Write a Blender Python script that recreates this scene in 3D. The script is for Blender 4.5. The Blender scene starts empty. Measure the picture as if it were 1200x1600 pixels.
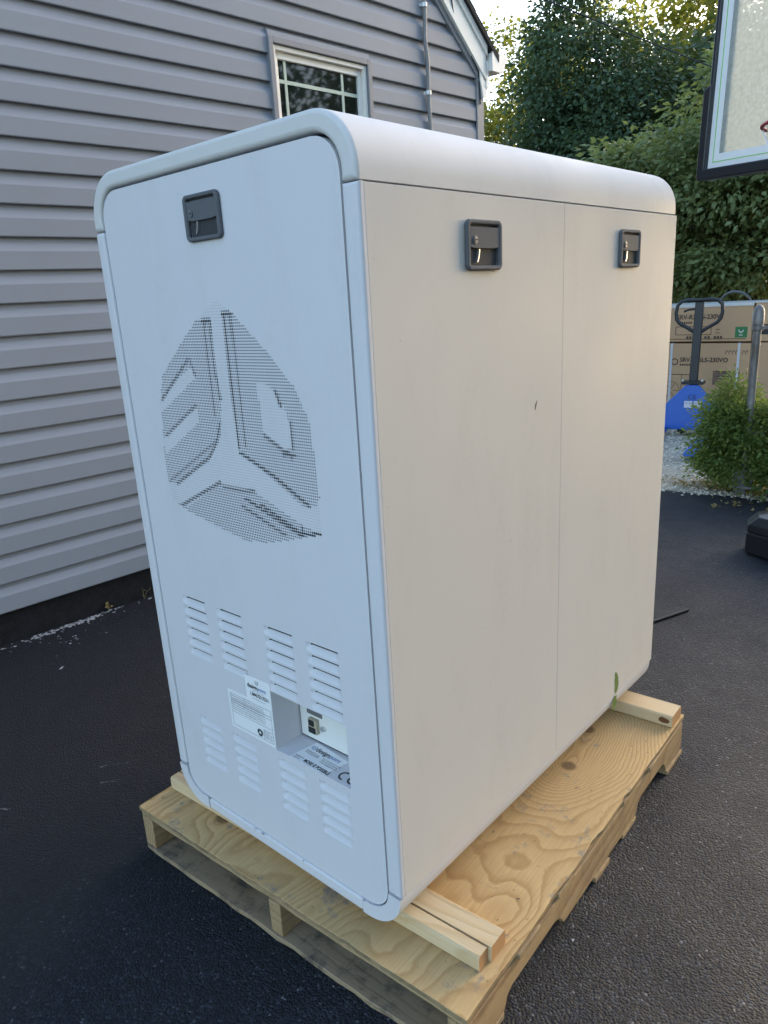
import bpy, bmesh, math, random
import numpy as np
from mathutils import Matrix, Vector

random.seed(11)
rng = np.random.default_rng(5)
SC = bpy.context.scene
COL = SC.collection
R = math.radians
PI = math.pi

# ------------------------------------------------------------------ camera
cd = bpy.data.cameras.new("camera")
cam = bpy.data.objects.new("camera", cd)
COL.objects.link(cam)
cam.location = (1.544, -0.8503, 1.3993)
cam.rotation_euler = (R(72.765), R(3.242), R(41.380))
cd.sensor_fit = 'VERTICAL'
cd.sensor_height = 36.0
cd.sensor_width = 27.0
cd.lens = 1142.92 / 1600 * 36.0
cd.shift_x = 4.05 / 1600
cd.shift_y = 22.1 / 1600
cd.clip_start = 0.05
cd.clip_end = 2000
SC.camera = cam

# ------------------------------------------------------------------ world, sun, exposure
SUN_AZ, SUN_EL = 82, 15   # counter-clockwise from +X, degrees
w = bpy.data.worlds.new("World")
SC.world = w
w.use_nodes = True
nt = w.node_tree
bg = nt.nodes['Background']
sky = nt.nodes.new('ShaderNodeTexSky')
sky.sky_type = 'NISHITA'
sky.sun_disc = False
sky.sun_elevation = R(SUN_EL)
sky.sun_rotation = R(90 - SUN_AZ)
sky.air_density = 1.0
sky.dust_density = 1.6
sky.ozone_density = 1.2
nt.links.new(sky.outputs[0], bg.inputs[0])
bg.inputs[1].default_value = 0.15
sl = bpy.data.lights.new("sun", 'SUN')
sun = bpy.data.objects.new("sun", sl)
COL.objects.link(sun)
sl.energy = 0.8
sl.angle = R(60)
sl.color = (1.0, 0.78, 0.56)
sdir = Vector((math.cos(R(SUN_AZ)) * math.cos(R(SUN_EL)), math.sin(R(SUN_AZ)) * math.cos(R(SUN_EL)), math.sin(R(SUN_EL))))
sun.rotation_euler = sdir.to_track_quat('Z', 'Y').to_euler()
sun.location = sdir * 30
vs = SC.view_settings
vs.view_transform = 'Standard'
vs.look = 'None'
vs.gamma = 1
vs.use_curve_mapping = False
vs.exposure = 2.3

# ------------------------------------------------------------------ helpers: objects
BASE = {}

def empty(name, base, rotz=0.0, label=None, cat=None, group=None):
    """An Empty at the thing's base; children given in the frame (rotated by rotz) whose origin is its base."""
    o = bpy.data.objects.new(name, None)
    o.empty_display_size = 0.1
    COL.objects.link(o)
    o.location = base
    o.rotation_euler = (0, 0, rotz)
    BASE[o.name] = Vector((0, 0, 0))
    if label:
        tag(o, label, cat, group)
    return o

def tag(o, label, cat, group=None):
    o['label'] = label
    o['category'] = cat
    if group:
        o['group'] = group
    return o

def link(name, me, parent=None, kind=None, loc=None):
    o = bpy.data.objects.new(name, me)
    COL.objects.link(o)
    if parent is not None:
        o.parent = parent
    if kind:
        o['kind'] = kind
    if loc is not None:
        o.location = loc
    return o

class MB:
    """collects geometry in lists, then links it as one mesh object"""
    def __init__(self):
        self.v = []
        self.f = []
        self.m = []
        self.cur = 0
        self.off = Vector((0, 0, 0))

    def pv(self, *p):
        self.v.append((p[0] + self.off[0], p[1] + self.off[1], p[2] + self.off[2]))
        return len(self.v) - 1

    def pf(self, *i):
        self.f.append(tuple(i))
        self.m.append(self.cur)

    def box(self, x0, x1, y0, y1, z0, z1):
        a = [self.pv(x, y, z) for z in (z0, z1) for (x, y) in ((x0, y0), (x1, y0), (x1, y1), (x0, y1))]
        for q in ((3, 2, 1, 0), (4, 5, 6, 7), (0, 1, 5, 4), (1, 2, 6, 5), (2, 3, 7, 6), (3, 0, 4, 7)):
            self.pf(*[a[i] for i in q])
        return self

    def prism(self, pts, axis, t0, t1):
        """polygon in 2D extruded along axis ('x': pts=(y,z), 'y': pts=(x,z), 'z': pts=(x,y))"""
        def P(p, t):
            return {'x': (t, p[0], p[1]), 'y': (p[0], t, p[1]), 'z': (p[0], p[1], t)}[axis]
        a = [self.pv(*P(p, t0)) for p in pts]
        b = [self.pv(*P(p, t1)) for p in pts]
        n = len(pts)
        self.pf(*reversed(a))
        self.pf(*b)
        for i in range(n):
            j = (i + 1) % n
            self.pf(a[i], a[j], b[j], b[i])
        return self

    def tube(self, pts, rad, n=8, closed=False, caps=True):
        pts = [Vector(p) for p in pts]
        rs = rad if isinstance(rad, (list, tuple)) else [rad] * len(pts)
        rings = []
        up = None
        m = len(pts)
        for i, p in enumerate(pts):
            if closed:
                d = pts[(i + 1) % m] - pts[i - 1]
            else:
                d = pts[min(i + 1, m - 1)] - pts[max(i - 1, 0)]
            d.normalize()
            if up is None:
                up = Vector((0, 0, 1)) if abs(d.z) < 0.9 else Vector((1, 0, 0))
            s = d.cross(up)
            if s.length < 1e-6:
                s = d.cross(Vector((0, 1, 0)))
            s.normalize()
            u = s.cross(d)
            up = u
            rings.append([self.pv(*(p + (s * math.cos(2 * PI * k / n) + u * math.sin(2 * PI * k / n)) * rs[i])) for k in range(n)])
        for i in range(m if closed else m - 1):
            A, B = rings[i], rings[(i + 1) % m]
            for k in range(n):
                self.pf(A[k], A[(k + 1) % n], B[(k + 1) % n], B[k])
        if caps and not closed:
            self.pf(*reversed(rings[0]))
            self.pf(*rings[-1])
        return self

    def cyl(self, p0, p1, r, n=12):
        return self.tube([p0, p1], r, n)

    def lathe(self, prof, c=(0, 0, 0), n=16):
        """prof: (r, z) list, about vertical axis at c"""
        rings = [[self.pv(c[0] + r * math.cos(2 * PI * k / n), c[1] + r * math.sin(2 * PI * k / n), c[2] + z) for k in range(n)] for r, z in prof]
        for A, B in zip(rings, rings[1:]):
            for k in range(n):
                self.pf(A[k], A[(k + 1) % n], B[(k + 1) % n], B[k])
        self.pf(*reversed(rings[0]))
        self.pf(*rings[-1])
        return self

    def sweep(self, outer, inner, t0, t1, axis='y', closed=False):
        """solid band between two paired 2D paths, extruded"""
        def P(p, t):
            return {'x': (t, p[0], p[1]), 'y': (p[0], t, p[1]), 'z': (p[0], p[1], t)}[axis]
        o0 = [self.pv(*P(p, t0)) for p in outer]
        i0 = [self.pv(*P(p, t0)) for p in inner]
        o1 = [self.pv(*P(p, t1)) for p in outer]
        i1 = [self.pv(*P(p, t1)) for p in inner]
        n = len(outer)
        rngk = range(n) if closed else range(n - 1)
        for k in rngk:
            j = (k + 1) % n
            self.pf(o0[k], o0[j], i0[j], i0[k])
            self.pf(o1[j], o1[k], i1[k], i1[j])
            self.pf(o0[j], o0[k], o1[k], o1[j])
            self.pf(i0[k], i0[j], i1[j], i1[k])
        if not closed:
            self.pf(o0[0], i0[0], i1[0], o1[0])
            self.pf(o0[-1], o1[-1], i1[-1], i0[-1])
        return self

    def mesh(self, name, mats, recalc=True, smooth=None):
        me = bpy.data.meshes.new(name)
        me.from_pydata(self.v, [], self.f)
        if not isinstance(mats, (list, tuple)):
            mats = [mats]
        for m in mats:
            me.materials.append(m)
        me.polygons.foreach_set('material_index', self.m)
        if recalc:
            bm = bmesh.new()
            bm.from_mesh(me)
            bmesh.ops.recalc_face_normals(bm, faces=bm.faces)
            bm.to_mesh(me)
            bm.free()
        if smooth:
            shade(me, smooth)
        me.update()
        return me

    def build(self, name, mats, parent=None, bevel=None, segs=2, smooth=None, kind=None, recalc=True, loc=None, angle=35):
        me = self.mesh(name, mats, recalc)
        o = link(name, me, parent, kind, loc)
        if bevel:
            bv = o.modifiers.new("bevel", 'BEVEL')
            bv.width = bevel
            bv.segments = segs
            bv.limit_method = 'ANGLE'
            bv.angle_limit = R(angle)
            bv.harden_normals = False
            smooth = smooth or 40
            wn = o.modifiers.new("weighted", 'WEIGHTED_NORMAL')
            wn.keep_sharp = True
            wn.weight = 80
        if smooth:
            shade(me, smooth)
        return o

def shade(me, ang):
    me.polygons.foreach_set('use_smooth', [True] * len(me.polygons))
    bm = bmesh.new()
    bm.from_mesh(me)
    a = R(ang)
    for e in bm.edges:
        if len(e.link_faces) == 2:
            e.smooth = e.calc_face_angle(0) < a
        else:
            e.smooth = True
    bm.to_mesh(me)
    bm.free()

def copy_tree(o, parent=None):
    c = o.copy()
    COL.objects.link(c)
    c.parent = parent
    for ch in list(o.children):
        copy_tree(ch, c)
    return c

def text(name, body, size, mat, parent, M, align='LEFT', sx=1.0, bold=0.0, spacing=1.0):
    cu = bpy.data.curves.new(name, 'FONT')
    cu.body = body
    cu.size = size
    cu.align_x = align
    cu.offset = bold
    cu.space_character = spacing
    cu.resolution_u = 3
    t = bpy.data.objects.new(name, cu)
    COL.objects.link(t)
    bpy.context.view_layer.update()
    dg = bpy.context.evaluated_depsgraph_get()
    me = bpy.data.meshes.new_from_object(t.evaluated_get(dg))
    bpy.data.objects.remove(t)
    bpy.data.curves.remove(cu)
    me.transform(M @ Matrix.Diagonal((sx, 1, 1, 1)))
    me.materials.clear()
    me.materials.append(mat)
    me.name = name
    o = link(name, me, parent)
    return o

def width(o):
    xs = [v.co.x for v in o.data.vertices]
    return max(xs) - min(xs)

def facing(o, xdir, updir):
    """matrix placing text at o, reading along xdir with up updir"""
    x = Vector(xdir).normalized()
    y = Vector(updir).normalized()
    z = x.cross(y)
    return Matrix(((x[0], y[0], z[0], o[0]), (x[1], y[1], z[1], o[1]), (x[2], y[2], z[2], o[2]), (0, 0, 0, 1)))

# ------------------------------------------------------------------ helpers: materials
class N:
    def __init__(self, name, rough=0.6, spec=0.5):
        self.mat = bpy.data.materials.new(name)
        self.mat.use_nodes = True
        self.nt = self.mat.node_tree
        self.b = self.nt.nodes['Principled BSDF']
        self.out = self.nt.nodes['Material Output']
        self.b.inputs['Roughness'].default_value = rough
        self.b.inputs['Specular IOR Level'].default_value = spec
        self._tc = None

    def add(self, t, **kw):
        n = self.nt.nodes.new(t)
        for k, v in kw.items():
            setattr(n, k, v)
        return n

    def l(self, a, b):
        self.nt.links.new(a, b)

    @property
    def obj(self):
        if self._tc is None:
            self._tc = self.add('ShaderNodeTexCoord')
        return self._tc.outputs['Object']

    def map(self, scale=(1, 1, 1), rot=(0, 0, 0), loc=(0, 0, 0), src=None):
        m = self.add('ShaderNodeMapping')
        m.inputs['Scale'].default_value = scale
        m.inputs['Rotation'].default_value = rot
        m.inputs['Location'].default_value = loc
        self.l(src or self.obj, m.inputs['Vector'])
        return m.outputs[0]

    def noise(self, scale, detail=4, rough=0.55, vec=None, dist=0.0):
        n = self.add('ShaderNodeTexNoise')
        n.inputs['Scale'].default_value = scale
        n.inputs['Detail'].default_value = detail
        n.inputs['Roughness'].default_value = rough
        n.inputs['Distortion'].default_value = dist
        self.l(vec or self.obj, n.inputs['Vector'])
        return n.outputs['Fac']

    def math(self, op, a, b=None, c=None, clamp=False):
        m = self.add('ShaderNodeMath', operation=op)
        m.use_clamp = clamp
        for i, x in enumerate((a, b, c)):
            if x is None:
                continue
            if isinstance(x, (int, float)):
                m.inputs[i].default_value = x
            else:
                self.l(x, m.inputs[i])
        return m.outputs[0]

    def ramp(self, fac, stops, interp='LINEAR'):
        r = self.add('ShaderNodeValToRGB')
        r.color_ramp.interpolation = interp
        el = r.color_ramp.elements
        while len(el) > 1:
            el.remove(el[-1])
        for i, (p, c) in enumerate(stops):
            e = el[0] if i == 0 else el.new(p)
            e.position = p
            if isinstance(c, (int, float)):
                c = (c, c, c)
            e.color = (c[0], c[1], c[2], 1)
        self.l(fac, r.inputs[0])
        return r.outputs[0]

    def mix(self, fac, a, b, mode='MIX'):
        m = self.add('ShaderNodeMix', data_type='RGBA', blend_type=mode)
        if isinstance(fac, (int, float)):
            m.inputs[0].default_value = fac
        else:
            self.l(fac, m.inputs[0])
        for k, x in ((6, a), (7, b)):
            if isinstance(x, tuple):
                m.inputs[k].default_value = (x[0], x[1], x[2], 1)
            else:
                self.l(x, m.inputs[k])
        return m.outputs[2]

    def color(self, c):
        if isinstance(c, tuple):
            self.b.inputs['Base Color'].default_value = (c[0], c[1], c[2], 1)
        else:
            self.l(c, self.b.inputs['Base Color'])
        return self

    def rough(self, r):
        if isinstance(r, (int, float)):
            self.b.inputs['Roughness'].default_value = r
        else:
            self.l(r, self.b.inputs['Roughness'])
        return self

    def bump(self, h, strength=0.3, dist=0.002):
        b = self.add('ShaderNodeBump')
        b.inputs['Strength'].default_value = strength
        b.inputs['Distance'].default_value = dist
        self.l(h, b.inputs['Height'])
        self.l(b.outputs[0], self.b.inputs['Normal'])
        return self

def flat(name, c, rough=0.6, metal=0.0, spec=0.5, bumpscale=None, var=0.0):
    m = N(name, rough, spec)
    m.b.inputs['Metallic'].default_value = metal
    if var:
        n = m.noise(9, 5)
        m.color(m.mix(n, tuple(x * (1 - var) for x in c), tuple(min(1, x * (1 + var)) for x in c)))
    else:
        m.color(c)
    if bumpscale:
        m.bump(m.noise(bumpscale, 3), 0.25, 0.001)
    return m.mat

# --- cabinet paint
def paint(name, c, rough=0.42, dirt=0.10, seed=0.0):
    m = N(name, rough, 0.36)
    big = m.noise(3.2, 5, 0.6, m.map((1, 1, 1), loc=(seed, seed, 0)))
    smear = m.noise(6, 4, 0.65, m.map((1.6, 1.6, 0.55), loc=(seed * 2, 0, 1)))
    fine = m.noise(70, 3, 0.6)
    k = m.math('MULTIPLY', m.ramp(smear, [(0.50, 0), (0.74, 1)]), m.ramp(fine, [(0.35, 0.2), (0.65, 1)]))
    col = m.mix(m.math('MULTIPLY', k, dirt * 1.4), c, (0.30, 0.27, 0.23))
    col = m.mix(m.math('MULTIPLY', m.ramp(big, [(0.4, 0), (0.7, 1)]), 0.10), col, tuple(x * 0.86 for x in c))
    sp = m.noise(190, 1, 0.5, m.map((1, 1, 1), loc=(seed, 3, 5)))
    col = m.mix(m.math('MULTIPLY', m.ramp(sp, [(0.80, 0), (0.83, 1)]), 0.7), col, (0.16, 0.14, 0.12))
    m.color(col)
    m.rough(m.ramp(big, [(0.3, rough - 0.05), (0.7, rough + 0.10)]))
    m.bump(m.math('ADD', m.math('MULTIPLY', m.noise(900, 2), 0.012), m.noise(2.6, 2, 0.5)), 0.35, 0.0045)
    return m.mat

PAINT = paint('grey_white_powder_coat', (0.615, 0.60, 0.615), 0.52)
PAINT_CAP = paint('warm_lit_cap_coat', (0.60, 0.58, 0.56), 0.6, 0.12, 2.0)  # warmer copy of the cabinet coat: warm light put into the cap colour
PAINT_DOOR = paint('warm_lit_door_coat', (0.590, 0.553, 0.508), 0.62, 0.11, 4.0)  # front coat tinted warmer: warm light on this side put into the colour
PAINT_CHIP = flat('chipped_primer', (0.10, 0.085, 0.07), 0.8)
DARK = flat('dark_interior', (0.012, 0.013, 0.015), 0.8)
MESHDARK = flat('black_filter_foam', (0.010, 0.011, 0.014), 0.9)
PLASTIC = flat('charcoal_latch_plastic', (0.115, 0.119, 0.127), 0.72, 0, 0.16, 600, 0.1)
PLASTIC_D = flat('dark_latch_pocket', (0.050, 0.052, 0.057), 0.7, 0, 0.15)
CHROME = flat('polished_metal', (0.66, 0.66, 0.66), 0.35, 0.9)
STICKER = flat('white_vinyl_sticker', (0.80, 0.80, 0.80), 0.35)
INK = flat('black_print', (0.03, 0.03, 0.035), 0.6)
INK_B = flat('blue_print', (0.05, 0.16, 0.42), 0.6)
INK_G = flat('grey_print', (0.30, 0.31, 0.33), 0.6)
BEIGE_P = flat('beige_connector_plastic', (0.42, 0.36, 0.26), 0.5)
YEL = flat('orange_print', (0.65, 0.33, 0.06), 0.6)

# --- wood
def wood(name, base, dark, axis='y', freq=9.0, stretch=0.07, grey=0.0, knots=(), contrast=1.0, blue=0.0, scale=3.0, fine=60.0):
    """contour rings of stretched noise: cathedral grain, straight along `axis`"""
    m = N(name, 0.72, 0.25)
    oi = m.add('ShaderNodeObjectInfo')
    sh = m.add('ShaderNodeVectorMath', operation='ADD')
    cmb = m.add('ShaderNodeCombineXYZ')
    rr = m.math('MULTIPLY', oi.outputs['Random'], 37.0)
    for i in range(3):
        m.l(rr, cmb.inputs[i])
    m.l(m.obj, sh.inputs[0])
    m.l(cmb.outputs[0], sh.inputs[1])
    src = m.obj if knots else sh.outputs[0]
    s = [scale] * 3
    s['xyz'.index(axis)] = scale * stretch * 4
    f = m.noise(1.0, 2, 0.45, m.map(tuple(s), src=src), 0.15)
    for (kx, ky, kz, rad, amp) in knots:
        d = m.add('ShaderNodeVectorMath', operation='DISTANCE')
        st = [1, 1, 1]
        st['xyz'.index(axis)] = 0.62
        mp = m.map(tuple(st))
        m.l(mp, d.inputs[0])
        d.inputs[1].default_value = (kx * st[0], ky * st[1], kz * st[2])
        e = m.math('MULTIPLY', m.math('POWER', 2.718, m.math('MULTIPLY', d.outputs['Value'], -1.0 / rad)), amp)
        f = m.math('ADD', f, e)
    warp = m.noise(14, 3, 0.6, m.map((1, 1, 1), src=src))
    f2 = m.math('ADD', f, m.math('MULTIPLY', warp, 0.022))
    ring = m.math('FRACT', m.math('MULTIPLY', f2, freq))
    band = m.ramp(ring, [(0.0, 0.15), (0.55, 0.45), (0.86, 1.0), (0.94, 0.6), (1.0, 0.15)])
    fs = [fine * 4] * 3
    fs['xyz'.index(axis)] = fine * 0.12
    fib = m.noise(1.0, 4, 0.65, m.map(tuple(fs), src=src))
    tone = m.noise(2.3, 4, 0.6, m.map((1, 1, 1), src=src))
    col = m.mix(m.math('MULTIPLY', band, 0.75 * contrast, clamp=True), base, dark)
    col = m.mix(m.math('MULTIPLY', m.ramp(fib, [(0.35, 0), (0.7, 1)]), 0.28 * contrast), col, tuple(x * 0.55 for x in dark))
    col = m.mix(m.math('MULTIPLY', m.ramp(tone, [(0.35, 0), (0.68, 1)]), 0.40), col, tuple(x * 0.66 for x in base))
    if grey:
        g = m.noise(5, 6, 0.7, m.map((1, 1, 1), loc=(3, 1, 2), src=src))
        col = m.mix(m.math('MULTIPLY', m.ramp(g, [(0.30, 0), (0.52, 1)]), grey), col, (0.275, 0.215, 0.145))
        g2 = m.noise(7, 6, 0.75, m.map((1, 1, 1), loc=(9, 4, 2), src=src))
        col = m.mix(m.math('MULTIPLY', m.ramp(g2, [(0.50, 0), (0.62, 1)]), min(1.0, 1.15 * grey)), col, (0.035, 0.036, 0.038))
    if blue:
        g = m.noise(9, 6, 0.75, m.map((1, 1, 1), loc=(1, 7, 2), src=src))
        col = m.mix(m.math('MULTIPLY', m.ramp(g, [(0.565, 0), (0.66, 1)]), blue * 0.8), col, (0.17, 0.17, 0.17))
        g3 = m.noise(42, 4, 0.7, m.map((1, 1, 1), loc=(2, 2, 2), src=src))
        col = m.mix(m.math('MULTIPLY', m.ramp(g3, [(0.66, 0), (0.72, 1)]), blue), col, (0.06, 0.055, 0.05))
    for (kx, ky, kz, rad, amp) in knots:
        d = m.add('ShaderNodeVectorMath', operation='DISTANCE')
        m.l(m.obj, d.inputs[0])
        d.inputs[1].default_value = (kx, ky, kz)
        col = m.mix(m.ramp(m.math('ADD', d.outputs['Value'], m.math('MULTIPLY', warp, 0.012)), [(0.022, 0.8), (0.030, 0.0)]), col, (0.13, 0.075, 0.04))
    m.color(col)
    h = m.math('ADD', m.math('MULTIPLY', fib, 0.6), m.math('MULTIPLY', band, 0.5))
    m.bump(h, 0.45, 0.0016)
    return m.mat

PLY = wood('plywood_sheet', (0.65, 0.445, 0.21), (0.36, 0.20, 0.07), 'y', 42.0, 0.10, 0.0, ((0.862, 0.80, 0.137, 0.16, 0.5), (0.83, 0.995, 0.137, 0.10, 0.35), (0.23, 0.10, 0.137, 0.12, 0.30)), 1.0, 1.0, 2.6)
PLYEDGE = wood('plywood_edge', (0.40, 0.27, 0.13), (0.16, 0.10, 0.05), 'y', 30.0, 0.05, 0.35, (), 0.9, 0.4)
STRINGER = wood('pallet_stringer_wood', (0.50, 0.345, 0.175), (0.27, 0.155, 0.065), 'y', 26.0, 0.025, 0.22, (), 1.25, 0.3, 4.0)
SLAT = wood('pallet_slat_wood', (0.50, 0.35, 0.18), (0.30, 0.18, 0.08), 'x', 18.0, 0.04, 0.25, (), 0.9)
GREYBOARD = wood('weathered_grey_board', (0.46, 0.32, 0.18), (0.24, 0.155, 0.08), 'x', 26.0, 0.03, 0.62, (), 1.1)
PINE = wood('fresh_pine_lumber', (0.70, 0.55, 0.34), (0.50, 0.31, 0.14), 'x', 22.0, 0.035, 0.0, (), 0.75, 0.0, 4.0)
PINE_END = flat('pine_end_grain', (0.42, 0.24, 0.11), 0.8, 0, 0.2, 260, 0.25)

# --- ground
def asphalt():
    m = N('sealed_asphalt', 0.62, 0.42)
    v = m.add('ShaderNodeTexVoronoi')
    v.inputs['Scale'].default_value = 185
    v.inputs['Randomness'].default_value = 1.0
    m.l(m.map((1, 1, 1), src=m.obj), v.inputs['Vector'])
    sep0 = m.add('ShaderNodeSeparateColor')
    m.l(v.outputs['Color'], sep0.inputs[0])
    cell = sep0.outputs[0]
    cell2 = sep0.outputs[1]
    a = m.noise(420, 4, 0.75)
    lump = m.noise(95, 3, 0.6)
    big = m.noise(0.9, 5, 0.6)
    mid = m.noise(6, 5, 0.65)
    col = m.mix(m.ramp(cell, [(0.2, 0), (1.0, 1)]), (0.0016, 0.0028, 0.0052), (0.0060, 0.0088, 0.0140))
    # the sealer is worn thin away from the house: more of the grey stone shows
    sep = m.add('ShaderNodeSeparateXYZ')
    m.l(m.obj, sep.inputs[0])
    far = m.math('ADD', sep.outputs['X'], m.math('MULTIPLY', m.math('SUBTRACT', big, 0.5), 1.4))
    worn = m.ramp(m.math('MULTIPLY_ADD', far, 0.4, 0.5), [(0.38, 0.0), (0.78, 1.0)])
    stone = m.ramp(cell, [(0.25, (0.003, 0.0045, 0.0075)), (0.6, (0.008, 0.0115, 0.0175)), (0.93, (0.020, 0.026, 0.037)), (1.0, (0.065, 0.073, 0.086))])
    col = m.mix(m.math('MULTIPLY', worn, 0.85), col, stone)
    spk = m.ramp(cell2, [(0.993, 0), (0.997, 1)])
    col = m.mix(m.math('MULTIPLY', spk, m.math('MULTIPLY_ADD', worn, 0.55, 0.12)), col, (0.20, 0.20, 0.21))
    dust = m.ramp(m.noise(2.2, 7, 0.75), [(0.60, 0), (0.80, 1)])
    col = m.mix(m.math('MULTIPLY', dust, 0.12), col, (0.12, 0.125, 0.135))
    m.color(col)
    m.rough(m.ramp(mid, [(0.3, 0.60), (0.7, 0.74)]))
    h = m.math('ADD', m.math('MULTIPLY', v.outputs['Distance'], -0.9), m.math('ADD', m.math('MULTIPLY', a, 0.5), m.math('MULTIPLY', lump, 0.5)))
    m.bump(h, 0.9, 0.0042)
    return m.mat

ASPHALT = asphalt()
def gravelmat():
    m = N('pale_gravel_fines', 0.9, 0.2)
    a = m.noise(90, 4, 0.7)
    b = m.noise(3, 5, 0.6)
    col = m.mix(m.ramp(a, [(0.35, 0), (0.7, 1)]), (0.30, 0.27, 0.215), (0.70, 0.645, 0.53))
    col = m.mix(m.math('MULTIPLY', m.ramp(b, [(0.45, 0), (0.7, 1)]), 0.5), col, (0.16, 0.14, 0.11))
    m.color(col)
    m.bump(a, 0.8, 0.01)
    return m.mat
GRAVEL = gravelmat()
def pebblemat():
    m = N('limestone_pebble', 0.85, 0.25)
    g = m.add('ShaderNodeNewGeometry')
    m.color(m.ramp(g.outputs['Random Per Island'], [(0, (0.46, 0.41, 0.33)), (0.4, (0.74, 0.68, 0.56)), (1, (0.86, 0.81, 0.70))]))
    return m.mat
PEBBLE = pebblemat()
SOIL = flat('woodland_soil', (0.040, 0.036, 0.024), 0.95, 0, 0.1, 40, 0.35)

# --- leaves
def leafmat(name, stops, trans=0.45, rough=0.5, tcol=None):
    m = N(name, rough, 0.35)
    g = m.add('ShaderNodeNewGeometry')
    big = m.noise(0.9, 3, 0.6)
    f = m.math('ADD', m.math('MULTIPLY', g.outputs['Random Per Island'], 0.65), m.math('MULTIPLY', m.ramp(big, [(0.3, 0), (0.7, 1)]), 0.35))
    c = m.ramp(f, stops)
    m.color(c)
    t = m.add('ShaderNodeBsdfTranslucent')
    tc = m.mix(0.5, c, tcol or (0.20, 0.24, 0.03))
    m.l(tc, t.inputs['Color'])
    mx = m.add('ShaderNodeMixShader')
    mx.inputs[0].default_value = trans
    m.l(m.b.outputs[0], mx.inputs[1])
    m.l(t.outputs[0], mx.inputs[2])
    m.l(mx.outputs[0], m.out.inputs['Surface'])
    return m.mat

LEAF_DOG = leafmat('dogwood_leaf', [(0, (0.125, 0.160, 0.055)), (0.5, (0.215, 0.270, 0.105)), (1, (0.310, 0.360, 0.165))], 0.45)
LEAF_IVY = leafmat('ivy_leaf', [(0, (0.032, 0.062, 0.030)), (0.6, (0.064, 0.108, 0.052)), (1, (0.108, 0.160, 0.080))], 0.26)
LEAF_MAPLE = leafmat('maple_leaf', [(0, (0.030, 0.055, 0.026)), (0.6, (0.052, 0.090, 0.040)), (1, (0.085, 0.13, 0.055))], 0.3)
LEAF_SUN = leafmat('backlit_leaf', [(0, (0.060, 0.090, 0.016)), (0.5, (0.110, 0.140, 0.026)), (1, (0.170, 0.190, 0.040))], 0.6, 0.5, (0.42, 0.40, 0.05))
LEAF_BUSH = leafmat('bush_leaf', [(0, (0.095, 0.155, 0.034)), (0.5, (0.185, 0.275, 0.070)), (1, (0.34, 0.41, 0.130))], 0.58)
LEAF_DRY = leafmat('dry_leaf', [(0, (0.20, 0.14, 0.05)), (1, (0.42, 0.32, 0.14))], 0.3)
BARK = flat('grey_brown_bark', (0.075, 0.060, 0.046), 0.9, 0, 0.2, 60, 0.3)

# --- house
def vinyl():
    m = N('grey_vinyl_siding', 0.55, 0.35)
    g = m.noise(1.0, 4, 0.6, m.map((1.2, 40, 160)))
    b = m.noise(1.3, 4, 0.6)
    col = m.mix(m.math('MULTIPLY', g, 0.35), (0.235, 0.251, 0.284), (0.206, 0.220, 0.248))
    col = m.mix(m.math('MULTIPLY', m.ramp(b, [(0.45, 0), (0.75, 1)]), 0.22), col, (0.17, 0.165, 0.165))
    m.color(col)
    m.bump(m.math('ADD', m.math('MULTIPLY', g, 0.12), m.noise(1.0, 2, 0.5, m.map((1.1, 1, 6)))), 0.5, 0.004)
    return m.mat
VINYL = vinyl()
VTRIM = flat('grey_vinyl_trim', (0.21, 0.212, 0.228), 0.5, 0, 0.35, None, 0.06)
SHEATH = flat('black_sheathing', (0.02, 0.02, 0.02), 0.9)
FOUND = N('black_coated_foundation', 0.7, 0.3)
FOUND.color(FOUND.mix(FOUND.ramp(FOUND.noise(30, 6, 0.7), [(0.4, 0), (0.8, 1)]), (0.003, 0.004, 0.006), (0.012, 0.014, 0.018)))
FOUND.bump(FOUND.noise(90, 5, 0.7), 0.6, 0.006)
FOUND = FOUND.mat
WHITE = flat('white_trim_paint', (0.78, 0.755, 0.70), 0.45, 0, 0.4, None, 0.05)
SHINGLE = flat('dark_asphalt_shingle', (0.032, 0.030, 0.030), 0.9, 0, 0.2, 300, 0.35)
CONDUIT = flat('grey_painted_conduit', (0.21, 0.205, 0.205), 0.5)
CABLE = flat('black_cable', (0.012, 0.012, 0.013), 0.6)
MUNTIN = flat('green_white_muntin', (0.42, 0.50, 0.42), 0.5)
GLASS = N('dark_window_glass', 0.03, 0.5)
GLASS.color((0.012, 0.016, 0.013))
GLASS.b.inputs['IOR'].default_value = 1.5
GLASS = GLASS.mat

# --- other things
BLUE = flat('blue_enamel', (0.020, 0.135, 0.56), 0.4, 0, 0.5, None, 0.08)
BLACKM = flat('black_steel', (0.022, 0.024, 0.028), 0.45, 0, 0.5)
RUBBER = flat('black_polyurethane', (0.015, 0.015, 0.016), 0.6)
def cardboard():
    m = N('brown_cardboard', 0.85, 0.15)
    g = m.noise(1.0, 3, 0.5, m.map((220, 220, 3)))
    b = m.noise(2.5, 4, 0.6)
    col = m.mix(m.math('MULTIPLY', g, 0.4), (0.62, 0.40, 0.235), (0.53, 0.335, 0.19))
    col = m.mix(m.math('MULTIPLY', b, 0.3), col, (0.46, 0.30, 0.18))
    m.color(col)
    return m.mat
CARD = cardboard()
CARDINK = flat('brown_box_print', (0.075, 0.052, 0.038), 0.8)
STRAP = flat('white_strap', (0.68, 0.68, 0.70), 0.4)
GREENP = flat('green_print', (0.045, 0.20, 0.07), 0.6)
WRAP = flat('white_stretch_wrap', (0.72, 0.70, 0.66), 0.3)
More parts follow.
